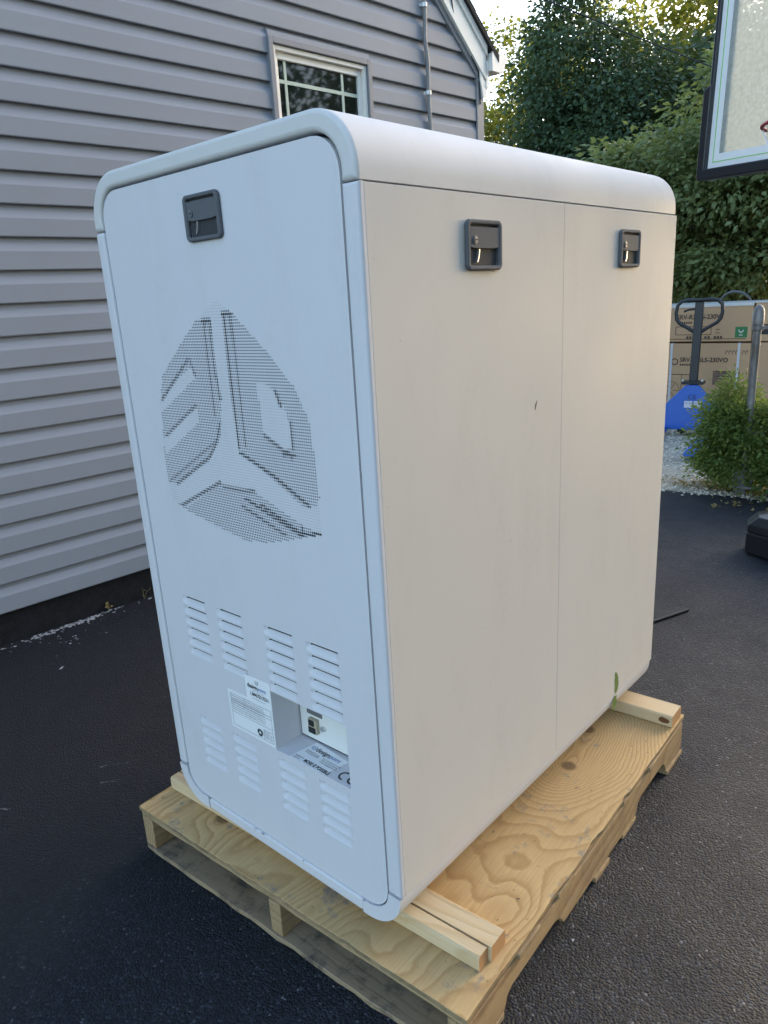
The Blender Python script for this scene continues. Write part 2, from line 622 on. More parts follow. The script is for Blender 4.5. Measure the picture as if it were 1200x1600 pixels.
def galv():
    m = N('weathered_galvanised_steel', 0.5, 0.5)
    b = m.noise(7, 6, 0.7, m.map((1, 1, 0.35)))
    m.b.inputs['Metallic'].default_value = 0.35
    m.color(m.ramp(b, [(0.38, (0.30, 0.30, 0.31)), (0.52, (0.20, 0.19, 0.185)), (0.64, (0.09, 0.065, 0.05))]))
    return m.mat
GALV = galv()
RUST = flat('rusted_dark_steel', (0.035, 0.027, 0.022), 0.8, 0.2, 0.3, 200, 0.4)
BBLACK = flat('black_backboard_plastic', (0.018, 0.019, 0.024), 0.38, 0, 0.5, 500)
BWHITE = flat('white_backboard_border', (0.84, 0.85, 0.86), 0.3)
LIME = flat('lime_green_line', (0.22, 0.60, 0.10), 0.4)
RED = flat('dark_red_print', (0.30, 0.022, 0.03), 0.4, 0, 0.5, None, 0.3)
def frosted():
    m = N('scuffed_clear_acrylic', 0.30, 0.5)
    n = m.noise(55, 5, 0.7)
    s_ = m.noise(1, 4, 0.7, m.map((160, 160, 22), (0, 0.5, 0)))
    c = m.mix(m.ramp(n, [(0.35, 0), (0.7, 1)]), (0.50, 0.54, 0.50), (0.70, 0.73, 0.69))
    m.color(c)
    m.rough(0.35)
    m.bump(m.math('ADD', n, m.math('MULTIPLY', s_, 0.5)), 0.35, 0.003)
    t = m.add('ShaderNodeBsdfTranslucent')
    m.l(c, t.inputs['Color'])
    tr = m.add('ShaderNodeBsdfTransparent')
    a = m.add('ShaderNodeMixShader')
    a.inputs[0].default_value = 0.36
    m.l(m.b.outputs[0], a.inputs[1])
    m.l(t.outputs[0], a.inputs[2])
    b = m.add('ShaderNodeMixShader')
    b.inputs[0].default_value = 0.34
    m.l(a.outputs[0], b.inputs[1])
    m.l(tr.outputs[0], b.inputs[2])
    m.l(b.outputs[0], m.out.inputs['Surface'])
    return m.mat
ACRYL = frosted()
TANK = flat('black_moulded_plastic', (0.022, 0.022, 0.024), 0.30, 0, 0.5, 350)

# ================================================================== GROUND
def sheet(name, x0, x1, y0, y1, z, mat, n=1, kind='structure', poly=None):
    mb = MB()
    if poly:
        mb.pf(*[mb.pv(p[0], p[1], z) for p in poly])
    else:
        xs = np.linspace(x0, x1, n + 1)
        ys = np.linspace(y0, y1, n + 1)
        idx = [[mb.pv(x, y, z) for x in xs] for y in ys]
        for j in range(n):
            for i in range(n):
                mb.pf(idx[j][i], idx[j][i + 1], idx[j + 1][i + 1], idx[j + 1][i])
    return mb.build(name, mat, None, kind=kind, recalc=False)

sheet('ground', -600, 600, -600, 600, -0.012, SOIL)
# driveway: irregular edge against the gravel
edge = []
for i in range(60):
    x = -1.56 + i * 0.12
    y = 4.19 + 0.12 * (x + 0.36) * 0.6 + 0.012 * math.sin(i * 1.9) + 0.018 * random.uniform(-1, 1)
    if x > 0.4:
        y += 0.10 * (x - 0.4)
    edge.append((x, y))
sheet('driveway', 0, 0, 0, 0, 0.0, ASPHALT, poly=[(-9, -9), (12, -9), (12, edge[-1][1])] + edge[::-1] + [(-1.62, 3.6), (-9, 3.6)])
sheet('gravel_bed', -1.62, 4.5, 3.95, 9.0, -0.005, GRAVEL)
# loose pebbles on the gravel bed
def pebbles():
    n = 9000
    x = rng.uniform(-1.55, 1.2, n)
    y = 4.05 + 4.2 * rng.random(n) ** 1.25
    ye = np.interp(x, [e[0] for e in edge], [e[1] for e in edge])
    keep = y > ye - 0.03 + rng.normal(0, 0.05, n) * (rng.random(n) < 0.10)
    x, y = x[keep], y[keep]
    n = len(x)
    r = rng.uniform(0.004, 0.013, n) * (1 + (y - 4) * 0.12)
    base = np.array([(1, 0, 0), (0, 1, 0), (-1, 0, 0), (0, -1, 0), (0, 0, .7), (0, 0, -.5)], float)
    V = base[None] * rng.uniform(0.6, 1.35, (n, 6, 1))
    a = rng.uniform(0, 2 * PI, n)
    ca, sa = np.cos(a), np.sin(a)
    X = V[:, :, 0] * ca[:, None] - V[:, :, 1] * sa[:, None]
    Y = V[:, :, 0] * sa[:, None] + V[:, :, 1] * ca[:, None]
    P = np.stack([X, Y, V[:, :, 2]], 2) * r[:, None, None]
    P[:, :, 0] += x[:, None]
    P[:, :, 1] += y[:, None]
    P[:, :, 2] += 0.0
    F = np.array([(0, 1, 4), (1, 2, 4), (2, 3, 4), (3, 0, 4), (1, 0, 5), (2, 1, 5), (3, 2, 5), (0, 3, 5)])
    fast_mesh('pebbles', P.reshape(-1, 3), (F[None] + 6 * np.arange(n)[:, None, None]).reshape(-1, 3), PEBBLE, kind='stuff')

def fast_mesh(name, V, F, mat, parent=None, kind=None, smooth=False):
    me = bpy.data.meshes.new(name)
    k = F.shape[1]
    me.vertices.add(len(V))
    me.vertices.foreach_set('co', np.asarray(V, np.float32).ravel())
    me.loops.add(F.size)
    me.loops.foreach_set('vertex_index', np.asarray(F, np.int32).ravel())
    me.polygons.add(len(F))
    me.polygons.foreach_set('loop_start', np.arange(0, F.size, k, dtype=np.int32))
    me.polygons.foreach_set('loop_total', np.full(len(F), k, np.int32))
    if smooth:
        me.polygons.foreach_set('use_smooth', np.ones(len(F), bool))
    me.materials.append(mat)
    me.update(calc_edges=True)
    me.validate()
    return link(name, me, parent, kind)
pebbles()

# ================================================================== HOUSE
WU = R(86.620)
HORG = (-1.779, 0.199, 0.0)
HM = Matrix.Translation(HORG) @ Matrix.Rotation(WU, 4, 'Z')       # local x = along the wall, -y = towards the driveway, z up
house = empty('house', HORG, WU, 'grey vinyl sided house with white rake board and small upper window', 'house')
ROWZ = [0.158 + 0.13125 * k for k in range(12)]
while ROWZ[-1] < 6.2:
    ROWZ.append(ROWZ[-1] + (0.13125 if len(ROWZ) < 13 else 0.1273))
def rake_u(z):
    return min(3.535, 3.480 - (z - 2.8355) / 0.8645)
PEAK = -0.40
def left_u(z):
    return max(-4.3, 2 * PEAK - rake_u(z)) if z > 2.8 else -4.3
WIN = (1.814, 2.545, 1.55, 2.703)
PROF = [(-0.002, 0.002), (-0.0205, 0.0), (-0.0225, 0.004), (-0.0205, 0.072), (-0.0190, 0.076), (-0.004, 0.104), (-0.0012, 0.124), (-0.0012, 0.136)]
def siding_row(z0, z1, ua, ub):
    mb = MB()
    s = (z1 - z0) / 0.1272
    segs = []
    A = []
    B = []
    for (y, dz) in PROF:
        z = z0 + dz * s
        a = left_u(z) if ua is None else ua
        b = rake_u(z) if ub is None else ub
        A.append(mb.pv(a, y, z))
        B.append(mb.pv(max(b, a + 0.01), y, z))
    for i in range(len(PROF) - 1):
        mb.pf(A[i], B[i], B[i + 1], A[i + 1])
    # solid back
    y = 0.004
    a2 = mb.pv(mb.v[A[0]][0], y, z0)
    b2 = mb.pv(mb.v[B[0]][0], y, z0)
    a3 = mb.pv(mb.v[A[-1]][0], y, mb.v[A[-1]][2])
    b3 = mb.pv(mb.v[B[-1]][0], y, mb.v[B[-1]][2])
    mb.pf(a2, b2, B[0], A[0])
    mb.pf(A[-1], B[-1], b3, a3)
    mb.pf(a2, a3, b3, b2)
    mb.pf(*(A + [a3, a2]))
    mb.pf(*reversed(B + [b3, b2]))
    mb.build('siding_board', VINYL, house)
for z0, z1 in zip(ROWZ, ROWZ[1:]):
    if rake_u(z1) - left_u(z1) < 0.1:
        break
    if z1 > WIN[2] and z0 < WIN[3] - 0.005:
        siding_row(z0, z1, None, WIN[0] + 0.006)
        if z1 > WIN[3]:
            siding_row(WIN[3] - 0.004, z1, WIN[0] + 0.006, WIN[1] - 0.006)
        if z0 < WIN[2]:
            siding_row(z0, WIN[2] + 0.004, WIN[0] + 0.006, WIN[1] - 0.006)
        siding_row(z0, z1, WIN[1] - 0.006, None)
    else:
        siding_row(z0, z1, None, None)
# body of the house behind the siding, with the window opening
DEPTH = 8.0
mb = MB()
UL, UR = -4.3, 3.56
ZE = 2.80
ZP = ZE + 0.8645 * (UR - PEAK)
def wallpoly(u0, u1, z0, z1):
    mb.pf(mb.pv(u0, 0.006, z0), mb.pv(u1, 0.006, z0), mb.pv(u1, 0.006, z1), mb.pv(u0, 0.006, z1))
wallpoly(UL, WIN[0], 0.15, ZE)
wallpoly(WIN[1], UR, 0.15, ZE)
wallpoly(WIN[0], WIN[1], 0.15, WIN[2])
wallpoly(WIN[0], WIN[1], WIN[3], ZE)
mb.pf(mb.pv(UL, 0.006, ZE), mb.pv(UR, 0.006, ZE), mb.pv(PEAK, 0.006, ZP))
mb.pf(mb.pv(UR, 0.006, 0.15), mb.pv(UR, DEPTH, 0.15), mb.pv(UR, DEPTH, ZE), mb.pv(UR, 0.006, ZE))
mb.pf(mb.pv(UL, 0.006, 0.15), mb.pv(UL, 0.006, ZE), mb.pv(UL, DEPTH, ZE), mb.pv(UL, DEPTH, 0.15))
mb.pf(mb.pv(UL, DEPTH, 0.15), mb.pv(UL, DEPTH, ZE), mb.pv(PEAK, DEPTH, ZP), mb.pv(UR, DEPTH, ZE), mb.pv(UR, DEPTH, 0.15))
mb.build('wall', SHEATH, house, recalc=False)
mb = MB()
mb.box(UL, UR - 0.01, 0.010, DEPTH - 0.01, -0.01, 0.149)
mb.build('foundation', FOUND, house)
# trims
mb = MB()
mb.prism([(3.528, -0.029), (3.602, -0.029), (3.602, 0.08), (3.592, 0.08), (3.592, -0.014), (3.528, -0.014)], 'z', 0.15, 2.80)
mb.build('corner_trim', VTRIM, house, bevel=0.003)
def along_rake(u0, dz0, u1, dz1, y0, y1, name, mat, bevel=None, tail=0.0):
    """board parallel to the rake: lower edge dz0 / upper edge dz1 above the rake line"""
    base = lambda u: 2.8355 + 0.8645 * (3.480 - u)
    mb = MB()
    mb.prism([(u0, base(u0) + dz0), (u1, base(u1) + dz0 - tail), (u1, base(u1) + dz1), (u0, base(u0) + dz1)], 'y', y0, y1)
    return mb.build(name, mat, house, bevel=bevel)
along_rake(PEAK, -0.032, 3.540, 0.028, -0.031, 0.0, 'rake_channel', VTRIM, 0.003)
along_rake(PEAK, 0.034, 3.600, 0.21, -0.052, -0.030, 'rake_board', WHITE, 0.003, 0.02)
along_rake(PEAK, 0.155, 3.604, 0.215, -0.064, -0.0525, 'rake_trim', WHITE, 0.004)
# other side of the gable (out of frame)
def along_rake_l(dz0, dz1, y0, y1, name, mat):
    base = lambda u: 2.8355 + 0.8645 * (3.480 - (2 * PEAK - u))
    mb = MB()
    a, b = PEAK - 0.001, 2 * PEAK - 3.6
    mb.prism([(a, base(a) + dz0), (b, base(b) + dz0), (b, base(b) + dz1), (a, base(a) + dz1)], 'y', y0, y1)
    mb.build(name, mat, house)
along_rake_l(0.034, 0.21, -0.052, -0.030, 'rake_board', WHITE)
# roof slabs with shingle courses stepped along the slope
base = lambda u: 2.8355 + 0.8645 * (3.480 - u)
def roof(side):
    n = 34
    for k in range(n):
        ua = PEAK + (3.70 - PEAK) * k / n
        ub = PEAK + (3.70 - PEAK) * (k + 1) / n
        mb = MB()
        za, zb = base(ua) + 0.205, base(ub) + 0.205
        P = [(ua, za + 0.004), (ub, zb + 0.004), (ub, zb + 0.048), (ua, za + 0.040)]
        if side < 0:
            P = [(2 * PEAK - u, z) for u, z in P]
        mb.prism(P, 'y', -0.085, DEPTH + 0.1)
        mb.build('shingle_course', SHINGLE, house)
roof(1)
roof(-1)
# eave: tail board, gutter running back along the eave, downspout elbow
mb = MB()
mb.prism([(3.545, 2.80), (3.600, 2.735), (3.622, 2.70), (3.612, 2.652), (3.575, 2.632), (3.560, 2.70), (3.545, 2.74)], 'y', -0.045, 0.04)
mb.build('eave_return', WHITE, house, bevel=0.004)
mb = MB()
mb.prism([(3.606, 2.70), (3.606, 2.86), (3.63, 2.86), (3.63, 2.70)], 'y', -0.05, DEPTH)
mb.build('eave_fascia', WHITE, house)
mb = MB()
gp = [(3.634, 2.80), (3.745, 2.80), (3.762, 2.835), (3.768, 2.86), (3.790, 2.875), (3.794, 2.905), (3.634, 2.905)]
mb.prism(gp, 'y', -0.075, DEPTH)
g = mb.build('gutter', WHITE, house, bevel=0.003)
mb = MB()
mb.prism([(3.630, 2.797), (3.748, 2.797), (3.766, 2.833), (3.772, 2.858), (3.794, 2.874), (3.798, 2.909), (3.630, 2.909)], 'y', -0.082, -0.0755)
mb.build('gutter_end_cap', WHITE, house)
# cable loop against the rake board, running down to the wall
mb = MB()
loop = [(3.08, -0.060, 3.30), (3.16, -0.07, 3.235), (3.215, -0.072, 3.165), (3.275, -0.07, 3.152), (3.31, -0.068, 3.185), (3.30, -0.066, 3.26)]
mb.tube(loop, 0.0045, 6)
mb.tube([(3.225, -0.058, 3.21), (3.255, -0.056, 3.12), (3.29, -0.044, 3.03), (3.35, -0.036, 2.99), (3.47, -0.036, 2.862), (3.54, -0.035, 2.79), (3.552, -0.034, 2.70), (3.556, -0.034, 2.60)], 0.004, 6)
mb.build('cable', CABLE, house, smooth=60)
# conduit with two clamps
mb = MB()
mb.tube([(3.012, -0.036, 3.24), (3.02, -0.036, 2.98), (3.012, -0.036, 2.90), (3.033, -0.036, 2.76), (3.028, -0.036, 2.60), (3.045, -0.036, 2.30), (3.045, -0.036, 1.2)], 0.0125, 10)
con = mb.build('conduit', CONDUIT, house, smooth=60)
for (u, z) in ((3.016, 3.062), (3.029, 2.598)):
    mb = MB()
    mb.cyl((u, -0.036, z - 0.011), (u, -0.036, z + 0.011), 0.0185, 10)
    mb.box(u - 0.03, u + 0.03, -0.026, -0.0230, z - 0.008, z + 0.008)
    mb.build('clamp', flat('zinc_clamp', (0.66, 0.66, 0.66), 0.4, 0.3), con, smooth=50)
# window
mb = MB()
t = 0.030
x0, x1, z0, z1 = WIN
for (a, b, c, d) in ((x0, x0 + t, z0, z1), (x1 - t, x1, z0, z1), (x0 + t, x1 - t, z1 - t, z1), (x0 + t, x1 - t, z0, z0 + t)):
    mb.box(a, b, -0.034, 0.03, c, d)
mb.build('window_casing', VTRIM, house, bevel=0.003)
X0, X1, Z0, Z1 = x0 + t + 0.001, x1 - t - 0.001, z0 + t + 0.001, z1 - t - 0.001
mb = MB()
def ring(x0, x1, z0, z1, tl, tt, ya, yb):
    mb.box(x0, x0 + tl, ya, yb, z0, z1)
    mb.box(x1 - tl, x1, ya, yb, z0, z1)
    mb.box(x0 + tl, x1 - tl, ya, yb, z1 - tt, z1)
    mb.box(x0 + tl, x1 - tl, ya, yb, z0, z0 + tt)
ring(X0, X1, Z0, Z1, 0.020, 0.022, -0.018, 0.05)
win = mb.build('window', WHITE, house, bevel=0.0025)
mb = MB()
ring(X0 + 0.021, X1 - 0.021, Z0 + 0.023, Z1 - 0.023, 0.026, 0.032, 0.004, 0.05)
mb.build('sash', WHITE, win, bevel=0.0025)
mb = MB()
gx0, gx1, gz0, gz1 = X0 + 0.046, X1 - 0.046, Z0 + 0.054, Z1 - 0.054
mb.box(gx0, gx1, 0.020, 0.024, gz0, gz1)
mb.build('pane', GLASS, win)
mb = MB()
for u in (1.945, 2.352):
    mb.box(u - 0.008, u + 0.008, 0.0145, 0.0195, gz0, gz1)
zz = 2.518
for a, b in ((gx0, 1.9365), (1.9535, 2.3435), (2.3605, gx1)):
    mb.box(a, b, 0.0145, 0.0195, zz - 0.009, zz + 0.009)
for a, b in ((gx0, 1.9365), (1.9535, 2.3435), (2.3605, gx1)):
    mb.box(a, b, 0.0145, 0.0195, 1.75, 1.768)
mb.build('muntin', MUNTIN, win)

# ================================================================== CABINET
W, D, H = 0.759, 1.2276, 1.500
ZB = 0.175
cab = empty('machine_cabinet', (W / 2, D / 2, ZB), 0, 'large pale grey metal machine cabinet with vents and rounded edges, standing on the pallet', 'machine')
cab['_'] = 0
del cab['_']
CO = Vector((-W / 2, -D / 2, -ZB))
class CB(MB):
    """world coordinates, re-based to the cabinet's empty"""
    def __init__(self):
        super().__init__()
        self.off = CO
def wpt(x, y, z):
    return Vector((x, y, z)) + CO
ZT = ZB + H
SEAM_T, SEAM_B = 1.567, 0.268
RO = 0.092
FL = 0.032
def corner(cx, cz, r, a0, a1, n=15):
    return [(cx + r * math.cos(a0 + (a1 - a0) * k / (n - 1)), cz + r * math.sin(a0 + (a1 - a0) * k / (n - 1))) for k in range(n)]
def cap_path(off, top, z_end):
    x0, x1 = off, W - off
    r = RO - off
    if top:
        z = ZT - off
        return [(x0, z_end)] + corner(x0 + r, z - r, r, PI, PI / 2) + corner(x1 - r, z - r, r, PI / 2, 0) + [(x1, z_end)]
    z = ZB + off
    return [(x1, z_end)] + corner(x1 - r, z + r, r, 0, -PI / 2) + corner(x0 + r, z + r, r, -PI / 2, -PI) + [(x0, z_end)]
mb = CB()
def front_round(o, low):
    """full rounding on the front rim only, a slight one elsewhere"""
    me = o.data
    at = me.attributes.new('bevel_weight_edge', 'FLOAT', 'EDGE')
    for e in me.edges:
        a, b = (me.vertices[i].co for i in e.vertices)
        f = abs(a.y - CO.y) < 1e-4 and abs(b.y - CO.y) < 1e-4
        at.data[e.index].value = 1.0 if f else low
    keep = set()
    bm = bmesh.new()
    bm.from_mesh(me)
    lay = bm.edges.layers.float.get('bevel_weight_edge')
    for e in bm.edges:
        if len(e.link_faces) == 2 and e.calc_face_angle(0) < R(35):
            e[lay] = 0.0
    bm.to_mesh(me)
    bm.free()
    o.modifiers['bevel'].limit_method = 'WEIGHT'
mb.sweep(cap_path(0, True, SEAM_T + 0.0005), cap_path(FL, True, SEAM_T + 0.0005), 0.0, D - 0.004)
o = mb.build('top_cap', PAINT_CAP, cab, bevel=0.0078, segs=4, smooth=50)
front_round(o, 0.16)
# base in three pieces: two corner shoes and a strip between them
po, pi_ = cap_path(0, False, SEAM_B - 0.002), cap_path(FL, False, SEAM_B - 0.002)
mb = CB()
n = len(po)
a = [p for p in po[:16]] + [(0.652, ZB)]
b = [p for p in pi_[:16]] + [(0.652, ZB + FL)]
mb.sweep(a, b, 0.0, D - 0.004)
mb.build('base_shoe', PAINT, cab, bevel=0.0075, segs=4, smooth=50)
mb = CB()
a = [(0.112, ZB)] + [p for p in po[16:]]
b = [(0.112, ZB + FL)] + [p for p in pi_[16:]]
mb.sweep(a, b, 0.0, D - 0.004)
mb.build('base_shoe', PAINT, cab, bevel=0.0075, segs=4, smooth=50)
mb = CB()
mb.sweep([(0.651, ZB), (0.113, ZB)], [(0.651, ZB + FL), (0.113, ZB + FL)], 0.0004, D - 0.004)
mb.build('base_strip', PAINT, cab, bevel=0.006, segs=3)
# uprights
mb = CB()
mb.box(0.0, FL, 0.0, D - 0.004, SEAM_B + 0.002, SEAM_T - 0.002)
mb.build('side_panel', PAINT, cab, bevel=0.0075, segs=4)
mb = CB()
mb.box(W - FL, W + 0.0020, 0.0, 0.0127, SEAM_B + 0.0015, SEAM_T - 0.0015)
o = mb.build('corner_post', PAINT, cab, bevel=0.0065, segs=4)
front_round(o, 0.06)
doors = []
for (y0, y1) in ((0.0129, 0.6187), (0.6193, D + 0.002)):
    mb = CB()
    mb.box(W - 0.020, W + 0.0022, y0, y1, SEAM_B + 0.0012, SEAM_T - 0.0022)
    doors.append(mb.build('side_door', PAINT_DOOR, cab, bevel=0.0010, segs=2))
doors[0]['label'] = 'nearer side door with a dark nick in its paint'
doors[1]['label'] = 'farther side door with a green scrape at its foot'
# inner box that closes the gaps
mb = CB()
mb.box(FL + 0.001, W - 0.021, 0.100, D - 0.03, ZB + 0.060, ZT - 0.060)
mb.build('inner_box', DARK, cab)
mb = CB()
mb.box(FL + 0.002, W - FL - 0.002, 0.034, 0.040, ZB + FL + 0.002, ZB + 0.27)
mb.box(FL + 0.002, W - FL - 0.002, 0.034, 0.040, 0.63, ZT - FL - 0.07)
mb.box(FL + 0.002, 0.405, 0.034, 0.040, ZB + 0.275, 0.625)
mb.box(0.652, W - FL - 0.002, 0.034, 0.040, ZB + 0.275, 0.625)
mb.build('filter_board', MESHDARK, cab)
mb = CB()
mb.box(FL + 0.001, W - 0.034, D - 0.024, D - 0.006, ZB + FL + 0.001, ZT - FL - 0.001)
mb.build('back_panel', PAINT, cab)

# ---- front panel: rounded plate with punched openings
PX0, PX1, PZ0, PZ1 = FL + 0.0045, W - FL - 0.0045, ZB + FL + 0.002, ZT - FL - 0.0045
PY = 0.004
rp = RO - FL - 0.004
outline = corner(PX0 + rp, PZ0 + rp, rp, -PI, -PI / 2, 7) + corner(PX1 - rp, PZ0 + rp, rp, -PI / 2, 0, 7) + corner(PX1 - rp, PZ1 - rp, rp, 0, PI / 2, 7) + corner(PX0 + rp, PZ1 - rp, rp, PI / 2, PI, 7)
GP = 0.0054                                   # pitch of the perforation
GX0, GZ0, GNX, GNZ = 0.132, 0.944, 92, 89
GX1, GZ1 = GX0 + GP * GNX, GZ0 + GP * GNZ
REC = (0.4150, 0.6400, 0.4700, 0.6150)
LV_W, LV_H = 0.088, 0.0210
louvres = []
for x in (0.1255, 0.2545, 0.4170, 0.5460):
    for k in range(6):
        louvres.append((x, 0.7705 - 0.0262 * k))
    for k in range(5):
        louvres.append((x, 0.4525 - 0.0282 * k * 0.985))
holes = [(GX0, GX1, GZ0, GZ1), REC] + [(x, x + LV_W, z - LV_H, z) for x, z in louvres]
bm = bmesh.new()
edges = []
def loop2(pts):
    vs_ = [bm.verts.new((p[0] + CO.x, PY + CO.y, p[1] + CO.z)) for p in pts]
    for i in range(len(vs_)):
        edges.append(bm.edges.new((vs_[i], vs_[(i + 1) % len(vs_)])))
    return vs_
ov = loop2(outline)
for (a, b, c, d) in holes:
    loop2([(a, c), (b, c), (b, d), (a, d)])
bmesh.ops.triangle_fill(bm, edges=edges, use_beauty=True, normal=(0, -1, 0))
for f in bm.faces:
    f.normal_update()
    if f.normal.y > 0:
        f.normal_flip()
# rim folded back at the outline
back = [bm.verts.new(v.co + Vector((0, 0.016, 0))) for v in ov]
for i in range(len(ov)):
    j = (i + 1) % len(ov)
    bm.faces.new((ov[i], ov[j], back[j], back[i]))
me = bpy.data.meshes.new('front_panel')
bm.to_mesh(me)
bm.free()
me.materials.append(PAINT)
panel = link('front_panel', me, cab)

# ---- perforation: every hole is really punched; the hole size draws the picture of a three-lobed emblem
OUT = [(0.384, 1.416), (0.326, 1.385), (0.27, 1.349), (0.207, 1.303), (0.173, 1.273), (0.155, 1.228), (0.16, 1.198), (0.148, 1.146), (0.136, 1.093), (0.137, 1.04), (0.144, 1.0), (0.203, 0.983), (0.308, 0.959), (0.391, 0.95), (0.46, 0.957), (0.563, 0.984), (0.616, 1.0), (0.619, 1.069), (0.615, 1.134), (0.606, 1.209), (0.577, 1.264), (0.527, 1.313), (0.465, 1.363), (0.423, 1.394)]
ZA = [(0.32, 1.384), (0.36, 1.383), (0.367, 1.237), (0.351, 1.158), (0.301, 1.105), (0.172, 1.04), (0.138, 1.044), (0.136, 1.093), (0.152, 1.205), (0.155, 1.228), (0.173, 1.273), (0.27, 1.349)]
LA1 = [(0.285, 1.297), (0.29, 1.272), (0.15, 1.195), (0.145, 1.222)]
LA2 = [(0.284, 1.211), (0.283, 1.184), (0.145, 1.105), (0.135, 1.135)]
ZBp = [(0.402, 1.393), (0.428, 1.393), (0.465, 1.364), (0.527, 1.313), (0.579, 1.264), (0.609, 1.209), (0.618, 1.134), (0.621, 1.069), (0.61, 1.052), (0.576, 1.047), (0.412, 1.131), (0.404, 1.148)]
LB = [(0.479, 1.267), (0.509, 1.265), (0.535, 1.244), (0.551, 1.219), (0.561, 1.187), (0.561, 1.158), (0.535, 1.144), (0.487, 1.172), (0.482, 1.192)]
ZC = [(0.175, 0.996), (0.333, 1.064), (0.438, 1.058), (0.557, 1.015), (0.616, 1.0), (0.563, 0.984), (0.46, 0.957), (0.391, 0.95), (0.203, 0.983), (0.148, 1.0)]
LC = [(0.30, 1.062), (0.345, 1.066), (0.20, 0.995), (0.175, 0.997)]
LINES = [([(0.337, 1.38), (0.36, 1.38)], .9), ([(0.343, 1.38), (0.338, 1.318), (0.339, 1.2)], .75), ([(0.36, 1.38), (0.355, 1.305), (0.364, 1.233)], .75), ([(0.352, 1.183), (0.334, 1.146), (0.303, 1.113), (0.172, 1.042)], .8), ([(0.335, 1.149), (0.294, 1.127), (0.145, 1.045)], .7), ([(0.404, 1.391), (0.403, 1.258), (0.406, 1.141)], .85), ([(0.423, 1.391), (0.426, 1.266), (0.426, 1.146)], .75), ([(0.407, 1.132), (0.503, 1.095), (0.591, 1.051)], .85), ([(0.528, 1.256), (0.533, 1.244), (0.539, 1.229)], 1.0), ([(0.535, 1.139), (0.567, 1.142)], 1.0), ([(0.546, 1.147), (0.558, 1.133)], 1.0), ([(0.563, 1.2), (0.563, 1.151)], .8), ([(0.484, 1.172), (0.55, 1.14)], .8), ([(0.272, 1.307), (0.16, 1.224)], .78), ([(0.278, 1.307), (0.291, 1.276)], .75), ([(0.28, 1.218), (0.157, 1.147)], .75), ([(0.329, 1.063), (0.178, 0.994)], .8), ([(0.339, 1.053), (0.438, 1.058)], .75), ([(0.451, 1.035), (0.569, 0.992)], .85), ([(0.407, 1.04), (0.559, 0.991)], .85), ([(0.566, 1.004), (0.566, 0.992)], 1.0), ([(0.569, 0.994), (0.613, 1.0)], .9), ([(0.393, 1.023), (0.517, 0.983)], .8), ([(0.401, 1.391), (0.428, 1.391)], .85)]
def inside(P, x, z):
    r = np.zeros(x.shape, bool)
    for (x1, z1), (x2, z2) in zip(P, P[1:] + P[:1]):
        if z1 == z2:
            continue
        c = ((z1 > z) != (z2 > z)) & (x < (x2 - x1) * (z - z1) / (z2 - z1) + x1)
        r ^= c
    return r
def segdist(P, x, z):
    d = np.full(x.shape, 9.0)
    for (x1, z1), (x2, z2) in zip(P, P[1:]):
        L = (x2 - x1) ** 2 + (z2 - z1) ** 2
        t_ = np.clip(((x - x1) * (x2 - x1) + (z - z1) * (z2 - z1)) / L, 0, 1)
        d = np.minimum(d, np.hypot(x - x1 - t_ * (x2 - x1), z - z1 - t_ * (z2 - z1)))
    return d
gi, gj = np.meshgrid(np.arange(GNX), np.arange(GNZ))
cx = GX0 + (gi + 0.5) * GP
cz = GZ0 + (gj + 0.5) * GP
rad = np.zeros(cx.shape)
rad[inside(OUT, cx, cz)] = 0.26
rad[inside(ZA, cx, cz)] = 0.61
rad[inside(ZBp, cx, cz)] = 0.61
rad[inside(ZC, cx, cz)] = 0.63
for P in (LA1, LA2, LB, LC):
    k = inside(P, cx, cz)
    rad[k] = 0.24
for P, a in LINES:
    d_ = segdist(P, cx, cz)
    k = rad > 0
    rad[k] = np.maximum(rad[k], (min(1.0, a + 0.14) * np.clip(1.55 - d_ / (GP * 0.85), 0, 1))[k])
rad = np.clip(rad, 0, 1) * GP * 0.49
V = []
F4 = []
F3 = []
oct_ = [(math.cos(R(45 * k + 22.5)), math.sin(R(45 * k + 22.5))) for k in range(8)]
mbp = MB()
mbp.off = CO
yy = PY
for j in range(GNZ):
    # solid runs become one long face each
    i = 0
    while i < GNX:
        z0, z1 = GZ0 + j * GP, GZ0 + (j + 1) * GP
        if rad[j, i] == 0:
            k = i
            while k < GNX and rad[j, k] == 0:
                k += 1
            mbp.pf(mbp.pv(GX0 + i * GP, yy, z0), mbp.pv(GX0 + k * GP, yy, z0), mbp.pv(GX0 + k * GP, yy, z1), mbp.pv(GX0 + i * GP, yy, z1))
            i = k
            continue
        x0, x1 = GX0 + i * GP, GX0 + (i + 1) * GP
        r = rad[j, i]
        o = [mbp.pv(x1, yy, z1), mbp.pv(x0, yy, z1), mbp.pv(x0, yy, z0), mbp.pv(x1, yy, z0)]
        c = [mbp.pv((x0 + x1) / 2 + r * a, yy, (z0 + z1) / 2 + r * b) for a, b in oct_]
        # corners at 45,135,225,315 deg; octagon vertices at 22.5 + 45k
        mbp.pf(c[0], o[0], c[1]); mbp.pf(c[1], o[0], o[1], c[2]); mbp.pf(c[2], o[1], c[3]); mbp.pf(c[3], o[1], o[2], c[4])
        mbp.pf(c[4], o[2], c[5]); mbp.pf(c[5], o[2], o[3], c[6]); mbp.pf(c[6], o[3], c[7]); mbp.pf(c[7], o[3], o[0], c[0])
        i += 1
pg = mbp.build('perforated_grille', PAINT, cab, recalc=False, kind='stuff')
del pg['kind']
for p_ in pg.data.polygons:
    pass
pg.data.flip_normals() if pg.data.polygons[0].normal.y > 0 else None

